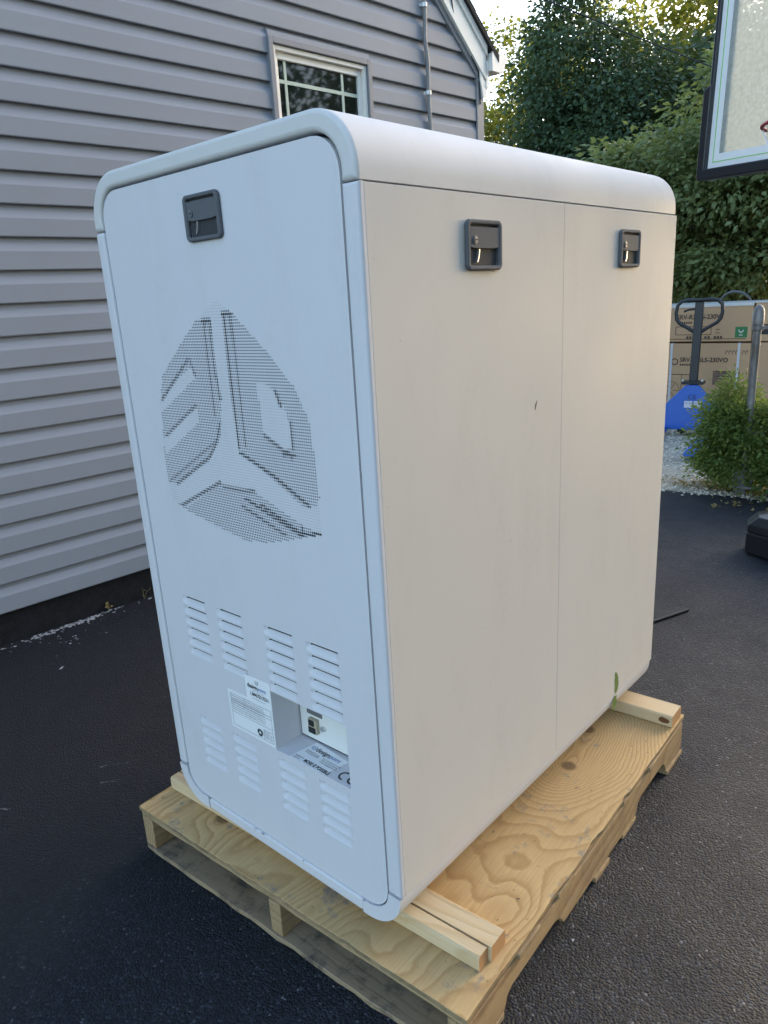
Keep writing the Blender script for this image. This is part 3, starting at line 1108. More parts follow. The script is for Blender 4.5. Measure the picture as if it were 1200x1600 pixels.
# ---- louvres: pressed in, deep at the top, running out to the face at the bottom
mb = MB()
NU, NV = 14, 7
idx = []
for j in range(NV + 1):
    v = j / NV
    row = []
    for i in range(NU + 1):
        u = i / NU
        e = min(u, 1 - u) * LV_W
        end = min(1.0, e / 0.012)
        end = math.sin(end * PI / 2)
        dep = 0.0150 * (1 - v) * end
        if i in (0, NU) or j == NV:
            dep = 0.0
        # lower corners are rounded
        row.append(mb.pv(u * LV_W, dep, -v * LV_H))
    idx.append(row)
for j in range(NV):
    for i in range(NU):
        mb.cur = 1 if (j < 3 and 1 <= i < NU - 1) else 0  # closed surface; upper rows painted dark for the shaded slit under the lip
        mb.pf(idx[j][i], idx[j + 1][i], idx[j + 1][i + 1], idx[j][i + 1])
mb.cur = 1
top = [mb.pv(i / NU * LV_W, 0, 0) for i in range(NU + 1)]
for i in range(NU):
    mb.pf(top[i], idx[0][i], idx[0][i + 1], top[i + 1])
lme = mb.mesh('louvre', [PAINT, DARK], recalc=False)
shade(lme, 60)
for k, (x, z) in enumerate(louvres):
    link('louvre', lme, cab, loc=wpt(x, PY, z))

# ---- recess with the connector plate
rx0, rx1, rz0, rz1 = REC
RY = 0.0815
mb = CB()
def quad(*p):
    mb.pf(*[mb.pv(*q) for q in p])
quad((rx0, PY, rz0), (rx0, PY, rz1), (rx0, RY, rz1), (rx0, RY, rz0))
quad((rx1, PY, rz0), (rx1, RY, rz0), (rx1, RY, rz1), (rx1, PY, rz1))
quad((rx0, PY, rz0), (rx0, RY, rz0), (rx1, RY, rz0), (rx1, PY, rz0))
quad((rx0, PY, rz1), (rx1, PY, rz1), (rx1, RY, rz1), (rx0, RY, rz1))
quad((rx0, RY, rz0), (rx0, RY, rz1), (rx1, RY, rz1), (rx1, RY, rz0))
rec = mb.build('recess', PAINT, cab, recalc=False)
mb = CB()
mb.box(rx0 + 0.0035, rx1 - 0.002, RY - 0.0035, RY - 0.0005, rz0 + 0.005, rz1 - 0.002)
mb.build('connector_plate', flat('white_plate', (0.72, 0.71, 0.67), 0.45), rec)
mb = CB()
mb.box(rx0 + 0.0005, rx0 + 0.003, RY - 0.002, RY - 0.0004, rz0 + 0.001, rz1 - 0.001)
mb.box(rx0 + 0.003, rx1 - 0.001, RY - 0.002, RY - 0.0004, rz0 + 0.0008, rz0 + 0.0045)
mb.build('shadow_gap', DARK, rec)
yp = RY - 0.0036
mb = CB()
mb.box(0.443, 0.490, yp - 0.0018, yp, 0.5375, 0.5475)
mb.build('slot', flat('grey_slot', (0.13, 0.13, 0.13), 0.6), rec)
mb = CB()
mb.box(0.452, 0.478, yp - 0.010, yp, 0.4960, 0.5310)
s_ = mb.build('socket', BEIGE_P, rec, bevel=0.001)
mb = CB()
mb.box(0.4550, 0.4750, yp - 0.0125, yp - 0.0101, 0.4985, 0.5120)
mb.box(0.4570, 0.4720, yp - 0.0125, yp - 0.0101, 0.5165, 0.5295)
mb.build('socket_mouth', DARK, rec)
mb = CB()
mb.off = CO
mb.cyl((0.492, yp - 0.006, 0.514), (0.492, yp, 0.514), 0.0060, 12)
mb.build('screw', CHROME, rec, smooth=40)
# CE mark on the recess floor and a little orange label
zf = rz0 + 0.0006
def arcstroke(mb, cx_, cy_, r, wdt, a0, a1, z, n=10, ex=(1, 0), ey=(0, 1)):
    pr = []
    for k in range(n + 1):
        a_ = a0 + (a1 - a0) * k / n
        q = []
        for rr in (r - wdt / 2, r + wdt / 2):
            q.append(mb.pv(cx_ + rr * math.cos(a_) * ex[0] + rr * math.sin(a_) * ey[0], cy_ + rr * math.cos(a_) * ex[1] + rr * math.sin(a_) * ey[1], z))
        pr.append(q)
    for A, B in zip(pr, pr[1:]):
        mb.pf(A[0], A[1], B[1], B[0])
mb = CB()
arcstroke(mb, 0.601, 0.026, 0.0115, 0.0042, R(75), R(285), zf)
arcstroke(mb, 0.626, 0.026, 0.0115, 0.0042, R(75), R(285), zf)
quad((0.616, 0.0239, zf), (0.626, 0.0239, zf), (0.626, 0.0281, zf), (0.616, 0.0281, zf))
mb.build('certification_mark', INK, rec, recalc=False)
mb = CB()
mb.box(0.617, 0.634, 0.045, 0.062, rz0 + 0.0003, rz0 + 0.0007)
mb.build('warning_label', YEL, rec)

# ---- stickers
def plate(x0, x1, z0, z1, t, mat, name, parent, round_=0.0):
    mb = CB()
    if round_:
        P = corner(x0 + round_, z0 + round_, round_, -PI, -PI / 2, 4) + corner(x1 - round_, z0 + round_, round_, -PI / 2, 0, 4) + corner(x1 - round_, z1 - round_, round_, 0, PI / 2, 4) + corner(x0 + round_, z1 - round_, round_, PI / 2, PI, 4)
    else:
        P = [(x0, z0), (x1, z0), (x1, z1), (x0, z1)]
    mb.prism(P, 'y', PY - t, PY - 0.0001)
    return mb.build(name, mat, parent)
up = plate(0.3295, 0.4145, 0.566, 0.630, 0.0005, STICKER, 'service_sticker', cab, 0.004)
lo = plate(0.2595, 0.4148, 0.4725, 0.5705, 0.0008, STICKER, 'rating_plate', cab)
def ft(x, z):
    return facing(wpt(x, PY - 0.0012, z), (1, 0, 0), (0, 0, 1))
q_ = text('lettering', "design", 0.0150, INK, up, ft(0.3365, 0.6015), 'LEFT', 0.92, 0.0003)
text('lettering', "point", 0.0150, INK_B, up, ft(0.3375 + width(q_), 0.6015), 'LEFT', 0.92)
text('lettering', "1.844.721.7211", 0.0120, INK, up, ft(0.3440, 0.5835), 'LEFT', 0.86, 0.0004)
text('lettering', "www.designpoint.com", 0.0050, INK_G, up, ft(0.349, 0.5755))
text('lettering', "service and support", 0.0050, INK_G, up, ft(0.352, 0.595))
mb = CB()
def varc(mb, cx_, cz_, r, wd, a0, a1, y, n=12):
    pr = []
    for k in range(n + 1):
        a_ = a0 + (a1 - a0) * k / n
        pr.append([mb.pv(cx_ + rr * math.cos(a_), y, cz_ + rr * math.sin(a_)) for rr in (r - wd / 2, r + wd / 2)])
    for A, B in zip(pr, pr[1:]):
        mb.pf(A[0], A[1], B[1], B[0])
varc(mb, 0.371, 0.6200, 0.0052, 0.0010, R(-240), R(60), PY - 0.0009)
varc(mb, 0.371, 0.6195, 0.0022, 0.0009, R(-60), R(240), PY - 0.0009)
mb.build('emblem', INK, up, recalc=False)
mb = CB()
y = PY - 0.0012
def hl(x0, x1, z, wd=0.0007):
    mb.pf(mb.pv(x0, y, z - wd / 2), mb.pv(x1, y, z - wd / 2), mb.pv(x1, y, z + wd / 2), mb.pv(x0, y, z + wd / 2))
def vl(x, z0, z1, wd=0.0007):
    mb.pf(mb.pv(x - wd / 2, y, z0), mb.pv(x + wd / 2, y, z0), mb.pv(x + wd / 2, y, z1), mb.pv(x - wd / 2, y, z1))
bx0, bx1, bz0, bz1 = 0.268, 0.409, 0.481, 0.563
hl(bx0, bx1, bz0); hl(bx0, bx1, bz1); vl(bx0, bz0, bz1); vl(bx1, bz0, bz1)
hl(bx0, bx1, 0.548); hl(bx0, bx1, 0.541); hl(bx0, bx1, 0.516); vl(0.318, 0.541, bz1); hl(0.378, bx1, 0.507); vl(0.378, bz0, 0.507)
mb.build('ruled_lines', INK, lo, recalc=False)
words = ("model type serial no date of manufacture supply voltage frequency current power class laser product "
         "complies with safety performance standards caution disconnect mains before opening cover").split()
k = 0
for i in range(7):
    s_ = ""
    while len(s_) < 62:
        s_ += words[k % len(words)] + " "
        k += 1
    text('small_print', s_[:62], 0.0043, INK, lo, ft(0.2695, 0.5565 - 0.0058 * i), 'LEFT', 1.05)
for i in range(4):
    text('small_print', ("Dornierstr.", "D-82205 Made in", "Germany  info", "certified system")[i], 0.0042, INK, lo, ft(0.3795, 0.5025 - 0.0052 * i))
mb = CB()
for (a0, a1) in ((95, 205), (215, 325), (335, 445)):
    varc(mb, 0.364, 0.494, 0.0065, 0.0060, R(a0), R(a1), y)
mb.build('emblem', INK, lo, recalc=False)
# sticker lying on the floor of the recess
mb = CB()
mb.prism([(0.455, 0.003), (0.564, 0.003), (0.575, 0.0655), (0.468, 0.0765)], 'z', rz0 + 0.0002, rz0 + 0.0007)
mb.build('floor_sticker', STICKER, rec)
def ff(x, y):
    return facing(wpt(x, y, rz0 + 0.0012), (1, -0.03, 0), (0.03, 1, 0))
q_ = text('lettering', "design", 0.0190, INK, rec, ff(0.487, 0.0515), 'LEFT', 0.88, 0.0003)
text('lettering', "point", 0.0190, INK_B, rec, ff(0.4885 + width(q_), 0.050), 'LEFT', 0.80)
text('lettering', "MORE IS POSSIBLE", 0.0135, INK, rec, ff(0.493, 0.009), 'LEFT', 0.72, 0.0004)
for i, (s_, x, yq) in enumerate((("headquarters usa", 0.470, 0.042), ("new jersey 07083", 0.471, 0.036), ("your solutions provider", 0.522, 0.040), ("sales service training", 0.523, 0.034), ("www.designpoint.com", 0.524, 0.028), ("designpoint", 0.462, 0.016), ("1.844.721", 0.460, 0.0085))):
    text('small_print', s_, 0.0058, INK, rec, ff(x, yq))
mb = CB()
arcstroke(mb, 0.479, 0.0585, 0.0065, 0.0013, R(-240), R(60), rz0 + 0.0012)
arcstroke(mb, 0.479, 0.0580, 0.0030, 0.0012, R(-60), R(240), rz0 + 0.0012)
mb.build('emblem', INK_B, rec, recalc=False)

# ---- latches (three): bezel > flap, pocket, lock, lever; built facing -y with origin at the bezel's middle
def rrect(x0, x1, z0, z1, r, n=5, bulge=0.0):
    P = corner(x0 + r, z0 + r, r, -PI, -PI / 2, n) + corner(x1 - r, z0 + r, r, -PI / 2, 0, n) + corner(x1 - r, z1 - r, r, 0, PI / 2, n) + corner(x0 + r, z1 - r, r, PI / 2, PI, n)
    if bulge:
        hx = (x1 - x0) / 2
        hz = (z1 - z0) / 2
        P = [(x * (1 + bulge * max(0, 1 - (z / hz) ** 2) * 0), z * (1 + bulge * max(0, 1 - (x / hx) ** 2))) for x, z in P]
    return P
def make_latch():
    mb = MB()
    o = rrect(-0.054, 0.054, -0.0395, 0.0395, 0.010, 8, 0.055)
    i = rrect(-0.044, 0.044, -0.0325, 0.0325, 0.004, 8, 0.02)
    mb.sweep(o, i, -0.0085, -0.0002, closed=True)
    lt = mb.build('latch', PLASTIC, None, bevel=0.0032, segs=3, smooth=50)
    mb = MB()
    mb.prism([(-0.0435, 0.0285), (0.0435, 0.0285), (0.0435, -0.0035), (0.030, -0.0055), (-0.030, -0.0055), (-0.0435, -0.0035)], 'y', -0.0068, -0.001)
    mb.build('flap', PLASTIC, lt, bevel=0.0012, segs=2)
    mb = MB()
    mb.prism(rrect(-0.0435, 0.0435, -0.032, 0.032, 0.003, 4), 'y', -0.0012, -0.0004)
    for k in range(6):
        a0 = -0.032 + 0.004 * k
    mb.build('pocket', PLASTIC_D, lt)
    mb = MB()
    n = 12
    mb.tube([(-0.030, -0.0092, 0.008), (-0.030, -0.006, 0.008)], 0.0062, n)
    mb.tube([(-0.030, -0.0100, 0.008), (-0.030, -0.0091, 0.008)], 0.0042, n)
    lk = mb.build('lock', flat('grey_lock_metal', (0.17, 0.175, 0.185), 0.5, 0.3), lt, smooth=40)
    mb = MB()
    mb.box(-0.0335, -0.0265, -0.0105, -0.0101, 0.0070, 0.0090)
    mb.build('keyhole', DARK, lt)
    mb = MB()
    pts = []
    for k in range(7):
        s = k / 6
        pts.append((-0.016 - 0.006 * s * s, -0.0055 + 0.0022 * s, -0.0062 - 0.021 * s))
    for (a, b) in zip(pts, pts[1:]):
        pass
    prof = [(p[0], p[2]) for p in pts]
    mb.sweep([(x + 0.0013, z) for x, z in prof], [(x - 0.0013, z) for x, z in prof], -0.0062, -0.0013)
    mb.build('lever', CHROME, lt, smooth=40)
    return lt
lt = make_latch()
lt.parent = cab
lt.location = wpt(0.382, PY, 1.5575)
lt.scale = (0.965, 1, 0.98)
for y in (0.3165, 0.9335):
    c = copy_tree(lt, cab)
    c.scale = (1.03, 1, 1.045)
    c.location = wpt(W + 0.0022, y, 1.4805)
    c.rotation_euler = (0, 0, PI / 2)

# ---- marks on the paint: nick, green scrape, scuffs, chips along the lower flange
mb = CB()
xo = W + 0.0026
def blot(pts, x):
    mb.pf(*[mb.pv(x, p[0], p[1]) for p in pts])
NY, NZ = 0.5085, 1.1695
blot([(NY - 0.004, NZ + 0.002), (NY + 0.003, NZ + 0.010), (NY + 0.005, NZ + 0.009), (NY + 0.001, NZ - 0.002), (NY - 0.003, NZ - 0.010), (NY - 0.006, NZ - 0.009)], xo)
mb.build('paint_nick', PAINT_CHIP, cab, recalc=False)
mb = CB()
gr = [(0.972, 0.262), (0.985, 0.258), (0.990, 0.266)]
rs = random.Random(4)
xg = W + 0.0026
def ragged(y0, z0, w0, h0, x, n=26):
    pts = []
    for k in range(n):
        a = 2 * PI * k / n
        r = rs.uniform(0.72, 1.12)
        pts.append((y0 + w0 * math.cos(a) * r + 0.25 * w0 * math.sin(a * 2), z0 + h0 * math.sin(a) * r))
    blot(pts, x)
ragged(0.973, 0.300, 0.0135, 0.034, xg)
ragged(0.982, 0.292, 0.006, 0.020, xg + 5e-5)
ragged(0.965, 0.330, 0.004, 0.014, xg + 1e-4)
ragged(0.971, 0.236, 0.0140, 0.025, W + 0.0004)
ragged(0.963, 0.226, 0.005, 0.014, W + 0.00045)
mb.build('green_scrape', flat('moss_green_smear', (0.13, 0.19, 0.05), 0.8, 0, 0.2, None, 0.35), cab, recalc=False)
mb = CB()
for (x, z, wd, L) in ((0.118, 0.2095, 0.004, 0.0035), (0.30, 0.208, 0.006, 0.002), (0.325, 0.2085, 0.008, 0.003), (0.47, 0.2085, 0.002, 0.004), (0.655, 0.2085, 0.003, 0.003)):
    mb.pf(mb.pv(x, -0.0004, z - L), mb.pv(x + wd, -0.0004, z - L * 1.2), mb.pv(x + wd * 1.2, -0.0004, z - 0.0002), mb.pv(x + wd * .5, -0.0004, z - 0.0008), mb.pv(x - wd * .2, -0.0004, z - 0.0002))
mb.build('paint_chips', PAINT_CHIP, cab, recalc=False)

# ================================================================== PALLET
PA = 0.04453
PO = (-0.0945, -0.0864, 0.0)
L1, L2 = 1.0373, 1.2293
pal = empty('pallet', PO, PA, 'low wooden pallet with a plywood deck under the pale machine cabinet', 'pallet')
def rough_board(x0, x1, y0, y1, z0, z1, name, mat, axis, n=14, amp=0.0025, parent=pal, chips=()):
    """a board whose long edges wander a little"""
    mb = MB()
    L = (x1 - x0) if axis == 'x' else (y1 - y0)
    rows = []
    for k in range(n + 1):
        t_ = k / n
        j = [random.uniform(-amp, amp) for _ in range(4)]
        if axis == 'x':
            x = x0 + L * t_
            q = [(x, y0 + j[0], z0), (x, y1 + j[1], z0), (x, y1 + j[1] * .7, z1 + j[3] * .3), (x, y0 + j[0] * .7 + j[2] * .3, z1 + j[3] * .3)]
        else:
            y = y0 + L * t_
            q = [(x1 + j[0], y, z0), (x0 + j[1], y, z0), (x0 + j[1] * .7, y, z1 + j[3] * .3), (x1 + j[0] * .7, y, z1 + j[3] * .3)]
        rows.append([mb.pv(*p) for p in q])
    for A, B in zip(rows, rows[1:]):
        for i in range(4):
            mb.pf(A[i], A[(i + 1) % 4], B[(i + 1) % 4], B[i])
    mb.pf(*reversed(rows[0]))
    mb.pf(*rows[-1])
    return mb.build(name, mat, parent, bevel=0.0012, segs=1)
# plywood sheet: wandering edge, top face and edge in their own wood
def ply():
    mb = MB()
    per = []
    rs = random.Random(8)
    def walk(ax, ay, bx, by, n, nx, ny, dents):
        for k in range(n):
            t_ = k / n
            d = 0.0005 * math.sin(k * 0.37 + nx * 2) + rs.uniform(-1, 1) * 0.0003
            for (td, dd, wd) in dents:
                q_ = abs(t_ - td) / wd
                if q_ < 1:
                    d -= 0.55 * dd * (1 - q_ * q_) * rs.uniform(0.8, 1.15)
            per.append((ax + (bx - ax) * t_ + nx * d, ay + (by - ay) * t_ + ny * d))
    walk(0, 0, L1, 0, 90, 0, -1, [(0.355, 0.006, 0.008), (0.45, 0.006, 0.012), (0.52, 0.008, 0.006), (0.72, 0.004, 0.02)])
    walk(L1, 0, L1, L2, 100, 1, 0, [(0.30, 0.006, 0.05), (0.46, 0.008, 0.04), (0.62, 0.006, 0.02)])
    walk(L1, L2, 0, L2, 30, 0, 1, [])
    walk(0, L2, 0, 0, 60, -1, 0, [])
    zt, zm, zb = 0.137, 0.1362, 0.1252
    n = len(per)
    c = (L1 / 2, L2 / 2)
    ins = [(x + (c[0] - x) * 0.002, y + (c[1] - y) * 0.002) for x, y in per]
    a = [mb.pv(x, y, zt) for x, y in ins]
    b = [mb.pv(x, y, zm) for x, y in per]
    e = [mb.pv(x, y, zb) for x, y in per]
    mb.pf(*a)
    mb.cur = 1
    mb.pf(*reversed(e))
    for i in range(n):
        j = (i + 1) % n
        mb.cur = 0
        mb.pf(b[i], b[j], a[j], a[i])
        mb.cur = 1
        mb.pf(e[i], e[j], b[j], b[i])
    o = mb.build('plywood_deck', [PLY, PLYEDGE], pal, recalc=False)
ply()
# deck slats under the sheet
for (y0, y1) in ((0.004, 0.092), (0.188, 0.282), (0.378, 0.456), (0.556, 0.632), (0.758, 0.850), (0.930, 1.010), (1.136, 1.226)):
    rough_board(0.003, L1 - 0.001 + random.uniform(-0.008, 0.007), y0, y1, 0.1092, 0.1248, 'deck_slat', SLAT, 'x')
# notched stringers
def stringer(x0, x1):
    P = [(0.0, 0.0165), (0.138, 0.0165), (0.146, 0.030), (0.152, 0.046), (0.170, 0.055), (0.36, 0.056), (0.385, 0.048), (0.40, 0.030), (0.408, 0.0165),
         (0.852, 0.0165), (0.858, 0.030), (0.866, 0.046), (0.885, 0.056), (1.055, 0.056), (1.075, 0.046), (1.084, 0.030), (1.090, 0.0165), (L2 - 0.002, 0.0165), (L2, 0.03),
         (L2, 0.1088), (0.0, 0.1088)]
    mb = MB()
    mb.prism([(p[0] + 0.003, p[1]) for p in P], 'x', x0, x1)
    return mb.build('stringer', STRINGER, pal, bevel=0.002, segs=1)
stringer(0.002, 0.046)
stringer(0.500, 0.538)
stringer(L1 - 0.046, L1 - 0.003)
for i, (y0, y1) in enumerate(((0.0, 0.140), (0.578, 0.666), (0.764, 0.856), (1.092, 1.228))):
    o = rough_board(0.004, L1 - 0.002 + 0.004 * (i % 2), y0, y1, 0.0015, 0.016, 'bottom_board', GREYBOARD if i == 0 else SLAT, 'x', 22, 0.003)
    if i == 0:
        o['label'] = 'grey weathered bottom board along the near edge'

# ---- lumber pieces on the deck
def lumber(name, loc, rz, L, wd, th, label, split=None, knot=None):
    root = empty(name, loc, rz, label, 'lumber', 'lumber pieces lying on the pallet under the cabinet')
    mb = MB()
    c = 0.004
    def piece(y0, y1, x1):
        P = [(y0 + c, 0), (y1 - c, 0), (y1, c), (y1, th - c), (y1 - c, th), (y0 + c, th), (y0, th - c), (y0, c)]
        a = [mb.pv(0, p[0], p[1]) for p in P]
        m_ = [mb.pv(x1 - 0.001, p[0], p[1]) for p in P]
        mb.cur = 0
        for i in range(8):
            j = (i + 1) % 8
            mb.pf(a[i], a[j], m_[j], m_[i])
        mb.cur = 1
        mb.pf(*a)
        mb.pf(*m_)
    mb2 = None
    if split:
        piece(0, split - 0.0012, L - 0.006)
        mb.build('split_piece', [PINE, PINE_END], root)
        mb = MB()
        def piece2():
            pass
        # the wider half: same section beyond the crack
        y0, y1 = split + 0.0012, wd
        P = [(y0, 0), (y1 - c, 0), (y1, c), (y1, th - c), (y1 - c, th), (y0, th)]
        a = [mb.pv(0, p[0], p[1]) for p in P]
        m_ = [mb.pv(L, p[0], p[1]) for p in P]
        for i in range(6):
            j = (i + 1) % 6
            mb.cur = 0
            mb.pf(a[i], a[j], m_[j], m_[i])
        mb.cur = 1
        mb.pf(*a)
        mb.pf(*m_)
        mb.build('main_piece', [PINE, PINE_END], root)
    else:
        piece(0, wd, L)
        mb.build('board', [PINE, PINE_END], root)
    if knot:
        mb = MB()
        kx, ky, kz, nx, rx_ = knot
        P = [(kx + rx_ * math.cos(k * PI / 5) * random.uniform(.8, 1.2), ky, kz + rx_ * .55 * math.sin(k * PI / 5) * random.uniform(.8, 1.2)) for k in range(10)]
        mb.pf(*[mb.pv(*p) for p in P])
        mb.build('knot', flat('dark_knot', (0.13, 0.06, 0.028), 0.7, 0, 0.3, 200, 0.4), root, recalc=False)
    return root
a_ = math.atan2(0.096, 1.0)
lumber('lumber_board', (-0.084, 0.010, 0.1375), math.atan2(0.046, 0.995), 0.997, 0.0885, 0.038, 'split pine board under the cabinet nearest the camera, its cracked end sticking out', split=0.034)
lumber('lumber_board', (-0.075, 1.048, 0.1375), math.atan2(0.044, 0.961), 0.963, 0.080, 0.038, 'pine board with a dark knot under the far end of the cabinet', knot=(0.938, -0.0006, 0.020, 0, 0.018))

# ================================================================== ROD, WEEDS, DEBRIS
mb = MB()
v = Vector((0.530 - 0.456, 2.246 - 2.049, 0)).normalized()
p0 = Vector((0.456, 2.049, 0.007)) - v * 0.45
mb.tube([p0, p0 + v * 0.2 + Vector((0, 0, .001)), Vector((0.530, 2.246, 0.007))], 0.007, 8)
o = mb.build('rod', CABLE, None, smooth=50)
tag(o, 'thin black rod lying on the asphalt behind the machine cabinet', 'rod')

def weed(x, y, n, h, name, label, dry=True, z=0.0):
    root = empty(name, (x, y, z), 0, label, 'weed')
    mb = MB()
    for k in range(n):
        a = random.uniform(0, 2 * PI)
        L = h * random.uniform(0.5, 1.1)
        tilt = random.uniform(0.2, 0.9)
        p1 = Vector((math.cos(a) * L * tilt * .5, math.sin(a) * L * tilt * .5, L * .6))
        p2 = Vector((math.cos(a) * L * tilt, math.sin(a) * L * tilt, L * (1 - tilt * .35)))
        mb.tube([(0, 0, 0), p1, p2], [0.0012, 0.0010, 0.0004], 4)
        for q in (p1, p2):
            s = random.uniform(0.006, 0.012)
            b = random.uniform(0, 6)
            i0 = mb.pv(*q); i1 = mb.pv(q.x + s * math.cos(b), q.y + s * math.sin(b), q.z + s * .4)
            i2 = mb.pv(q.x + 2 * s * math.cos(b + .4), q.y + 2 * s * math.sin(b + .4), q.z); i3 = mb.pv(q.x + s * math.cos(b + .9), q.y + s * math.sin(b + .9), q.z - s * .3)
            mb.pf(i0, i1, i2, i3)
    mb.build('stems', LEAF_DRY, root, recalc=False)
weed(-1.752, 0.715, 7, 0.055, 'weed', 'small dry weed sprouting at the foot of the black foundation')
weed(-1.735, 0.905, 3, 0.10, 'weed', 'thin weed stalk by the foundation close to the cabinet corner')

def debris():
    V, F = [], []
    def flake(x, y, s, z=0.0012):
        b = len(V)
        a = random.uniform(0, 6.28)
        k = random.randint(4, 6)
        for i in range(k):
            r = s * random.uniform(0.5, 1.2)
            V.append((x + r * math.cos(a + 6.28 * i / k), y + r * 1.4 * math.sin(a + 6.28 * i / k), z + random.uniform(0, s * .4)))
        V.append((x, y, z + s * .5))
        for i in range(k):
            F.append((b + i, b + (i + 1) % k, b + k))
    for k in range(170):         # mortar crumbs washed out along the foot of the wall
        u = random.gauss(0.27, 0.13) if k < 135 else random.gauss(0.5, 0.25)
        off = abs(random.gauss(0, 0.03)) + 0.006
        if random.random() < 0.18:
            off += random.uniform(0, 0.22)
        p = HM @ Vector((u, -off, 0))
        flake(p.x, p.y, random.uniform(0.002, 0.0085) * (1.2 if off < .05 else .7))
    for k in range(24):
        u = random.uniform(-1.5, 1.2)
        off = abs(random.gauss(0, 0.10)) + 0.006
        p = HM @ Vector((u, -off, 0))
        flake(p.x, p.y, random.uniform(0.001, 0.004))
    for k in range(120):
        flake(random.uniform(-1.7, 2.0), random.uniform(-1.0, 4.0), random.uniform(0.001, 0.0028))
    flake(0.952, 0.353, 0.004)
    flake(-1.34, 0.27, 0.007)
    flake(-1.345, 0.28, 0.005)
    for (xa, ya, xb, yb) in ((-0.558, 0.011, -0.49, 0.105), (-0.47, -0.02, -0.43, 0.03), (-0.61, -0.28, -0.575, -0.255)):
        for k in range(26):
            t_ = random.random()
            flake(xa + (xb - xa) * t_ + random.gauss(0, .002), ya + (yb - ya) * t_ + random.gauss(0, .002), random.uniform(0.0006, 0.0016))
    F = np.array(F)
    fast_mesh('grit', np.array(V), F, flat('pale_mortar_grit', (0.30, 0.30, 0.30), 0.9, 0, 0.2, None, 0.4), kind='stuff')
debris()

# ================================================================== CARDBOARD BOXES
BY = 7.0
def cbox(name, x0, x1, z0, z1, dep, label, group='cardboard boxes stacked behind the pallet jack'):
    root = empty(name, ((x0 + x1) / 2, BY + dep / 2, z0), 0, label, 'box', group)
    hw, hd, h = (x1 - x0) / 2, dep / 2, z1 - z0
    mb = MB()
    mb.box(-hw, hw, -hd, hd, 0, h - 0.004)
    mb.build('carton', CARD, root, bevel=0.006, segs=2)
    mb = MB()
    mb.box(-hw + .002, hw - .002, -hd + .002, -0.001, h - 0.0038, h - 0.0005)
    mb.box(-hw + .002, hw - .002, 0.001, hd - .002, h - 0.0038, h - 0.0005)
    mb.build('top_flap', CARD, root)
    return root, hw, hd, h
def bt(root, hd, s, x, z, size, bold=0.0, sx=1.0, mat=CARDINK):
    text('lettering', s, size, mat, root, facing(Vector((x, -hd - 0.003, z)), (1, 0, 0), (0, 0, 1)), 'LEFT', sx, bold)
def lines(root, hd, L, name='printed_lines', mat=CARDINK, wd=0.006):
    mb = MB()
    for (x0, z0, x1, z1) in L:
        if abs(x1 - x0) > abs(z1 - z0):
            mb.pf(mb.pv(x0, -hd - .002, z0 - wd / 2), mb.pv(x1, -hd - .002, z1 - wd / 2), mb.pv(x1, -hd - .002, z1 + wd / 2), mb.pv(x0, -hd - .002, z0 + wd / 2))
        else:
            mb.pf(mb.pv(x0 - wd / 2, -hd - .002, z0), mb.pv(x0 + wd / 2, -hd - .002, z0), mb.pv(x1 + wd / 2, -hd - .002, z1), mb.pv(x1 - wd / 2, -hd - .002, z1))
    mb.build(name, mat, root, recalc=False, kind='stuff')
b1, hw, hd, h = cbox('cardboard_box', -1.72, -0.62, 0.08, 0.790, 0.7, 'lower brown carton with two white straps, behind the blue pallet jack')
cxl = -1.17
bt(b1, hd, "SRV-R36LS-230VO", -1.292 - cxl, 0.605 - 0.08, 0.062, 0.0016, 0.98)
lines(b1, hd, [(-1.29 - cxl + 0.022 * k, 0.495, -1.29 - cxl + 0.022 * k + 0.015, 0.495) for k in range(7)], "small_print", CARDINK, 0.020)
mb = MB()
for k in range(7):
    xk = -0.835 - cxl + 0.031 * k
    if k == 4:
        continue
    for a0 in (0, 1, 2, 3):
        pr = []
        for a in (R(180 - 45 * a0), R(135 - 45 * a0)):
            pr.append([mb.pv(xk + rr * math.cos(a), -hd - .002, 0.622 + 1.5 * rr * math.sin(a)) for rr in (0.008, 0.013)])
        mb.pf(pr[0][0], pr[0][1], pr[1][1], pr[1][0])
    mb.pf(mb.pv(xk - 0.013, -hd - .002, 0.600), mb.pv(xk - 0.008, -hd - .002, 0.600), mb.pv(xk - 0.008, -hd - .002, 0.622), mb.pv(xk - 0.013, -hd - .002, 0.622))
mb.build('printed_marks', CARDINK, b1, recalc=False, kind='stuff')
lines(b1, hd, [(-1.40 - cxl, 0.395, -1.12 - cxl, 0.395), (-1.265 - cxl, 0.10, -1.265 - cxl, 0.395), (-0.93 - cxl, 0.43, -0.72 - cxl, 0.43), (-0.93 - cxl, 0.385, -0.72 - cxl, 0.385), (-0.90 - cxl, 0.41, -0.84 - cxl, 0.41), (-1.24 - cxl, 0.33, -1.19 - cxl, 0.33), (-1.24 - cxl, 0.31, -1.17 - cxl, 0.31)])
mb = MB()
def ringp(mb, cx_, cz_, r, wd, y, n=24):
    pr = [[mb.pv(cx_ + rr * math.cos(2 * PI * k / n), y, cz_ + rr * math.sin(2 * PI * k / n)) for rr in (r - wd / 2, r + wd / 2)] for k in range(n + 1)]
    for A, B in zip(pr, pr[1:]):
        mb.pf(A[0], A[1], B[1], B[0])
ringp(mb, -1.345 - cxl, 0.525, 0.030, 0.010, -hd - .0022)
mb.build('printed_ring', CARDINK, b1, recalc=False)
mb = MB()
ringp(mb, -1.375 - cxl, 0.225, 0.095, 0.005, -hd - .0022)
for k in range(6):
    a = k * PI / 3
    mb.pf(*[mb.pv(-1.375 - cxl + rr * math.cos(a + da), -hd - .0023, 0.225 + rr * math.sin(a + da)) for rr, da in ((0.02, 0), (0.085, 0.0), (0.085, 0.07), (0.02, .2))])
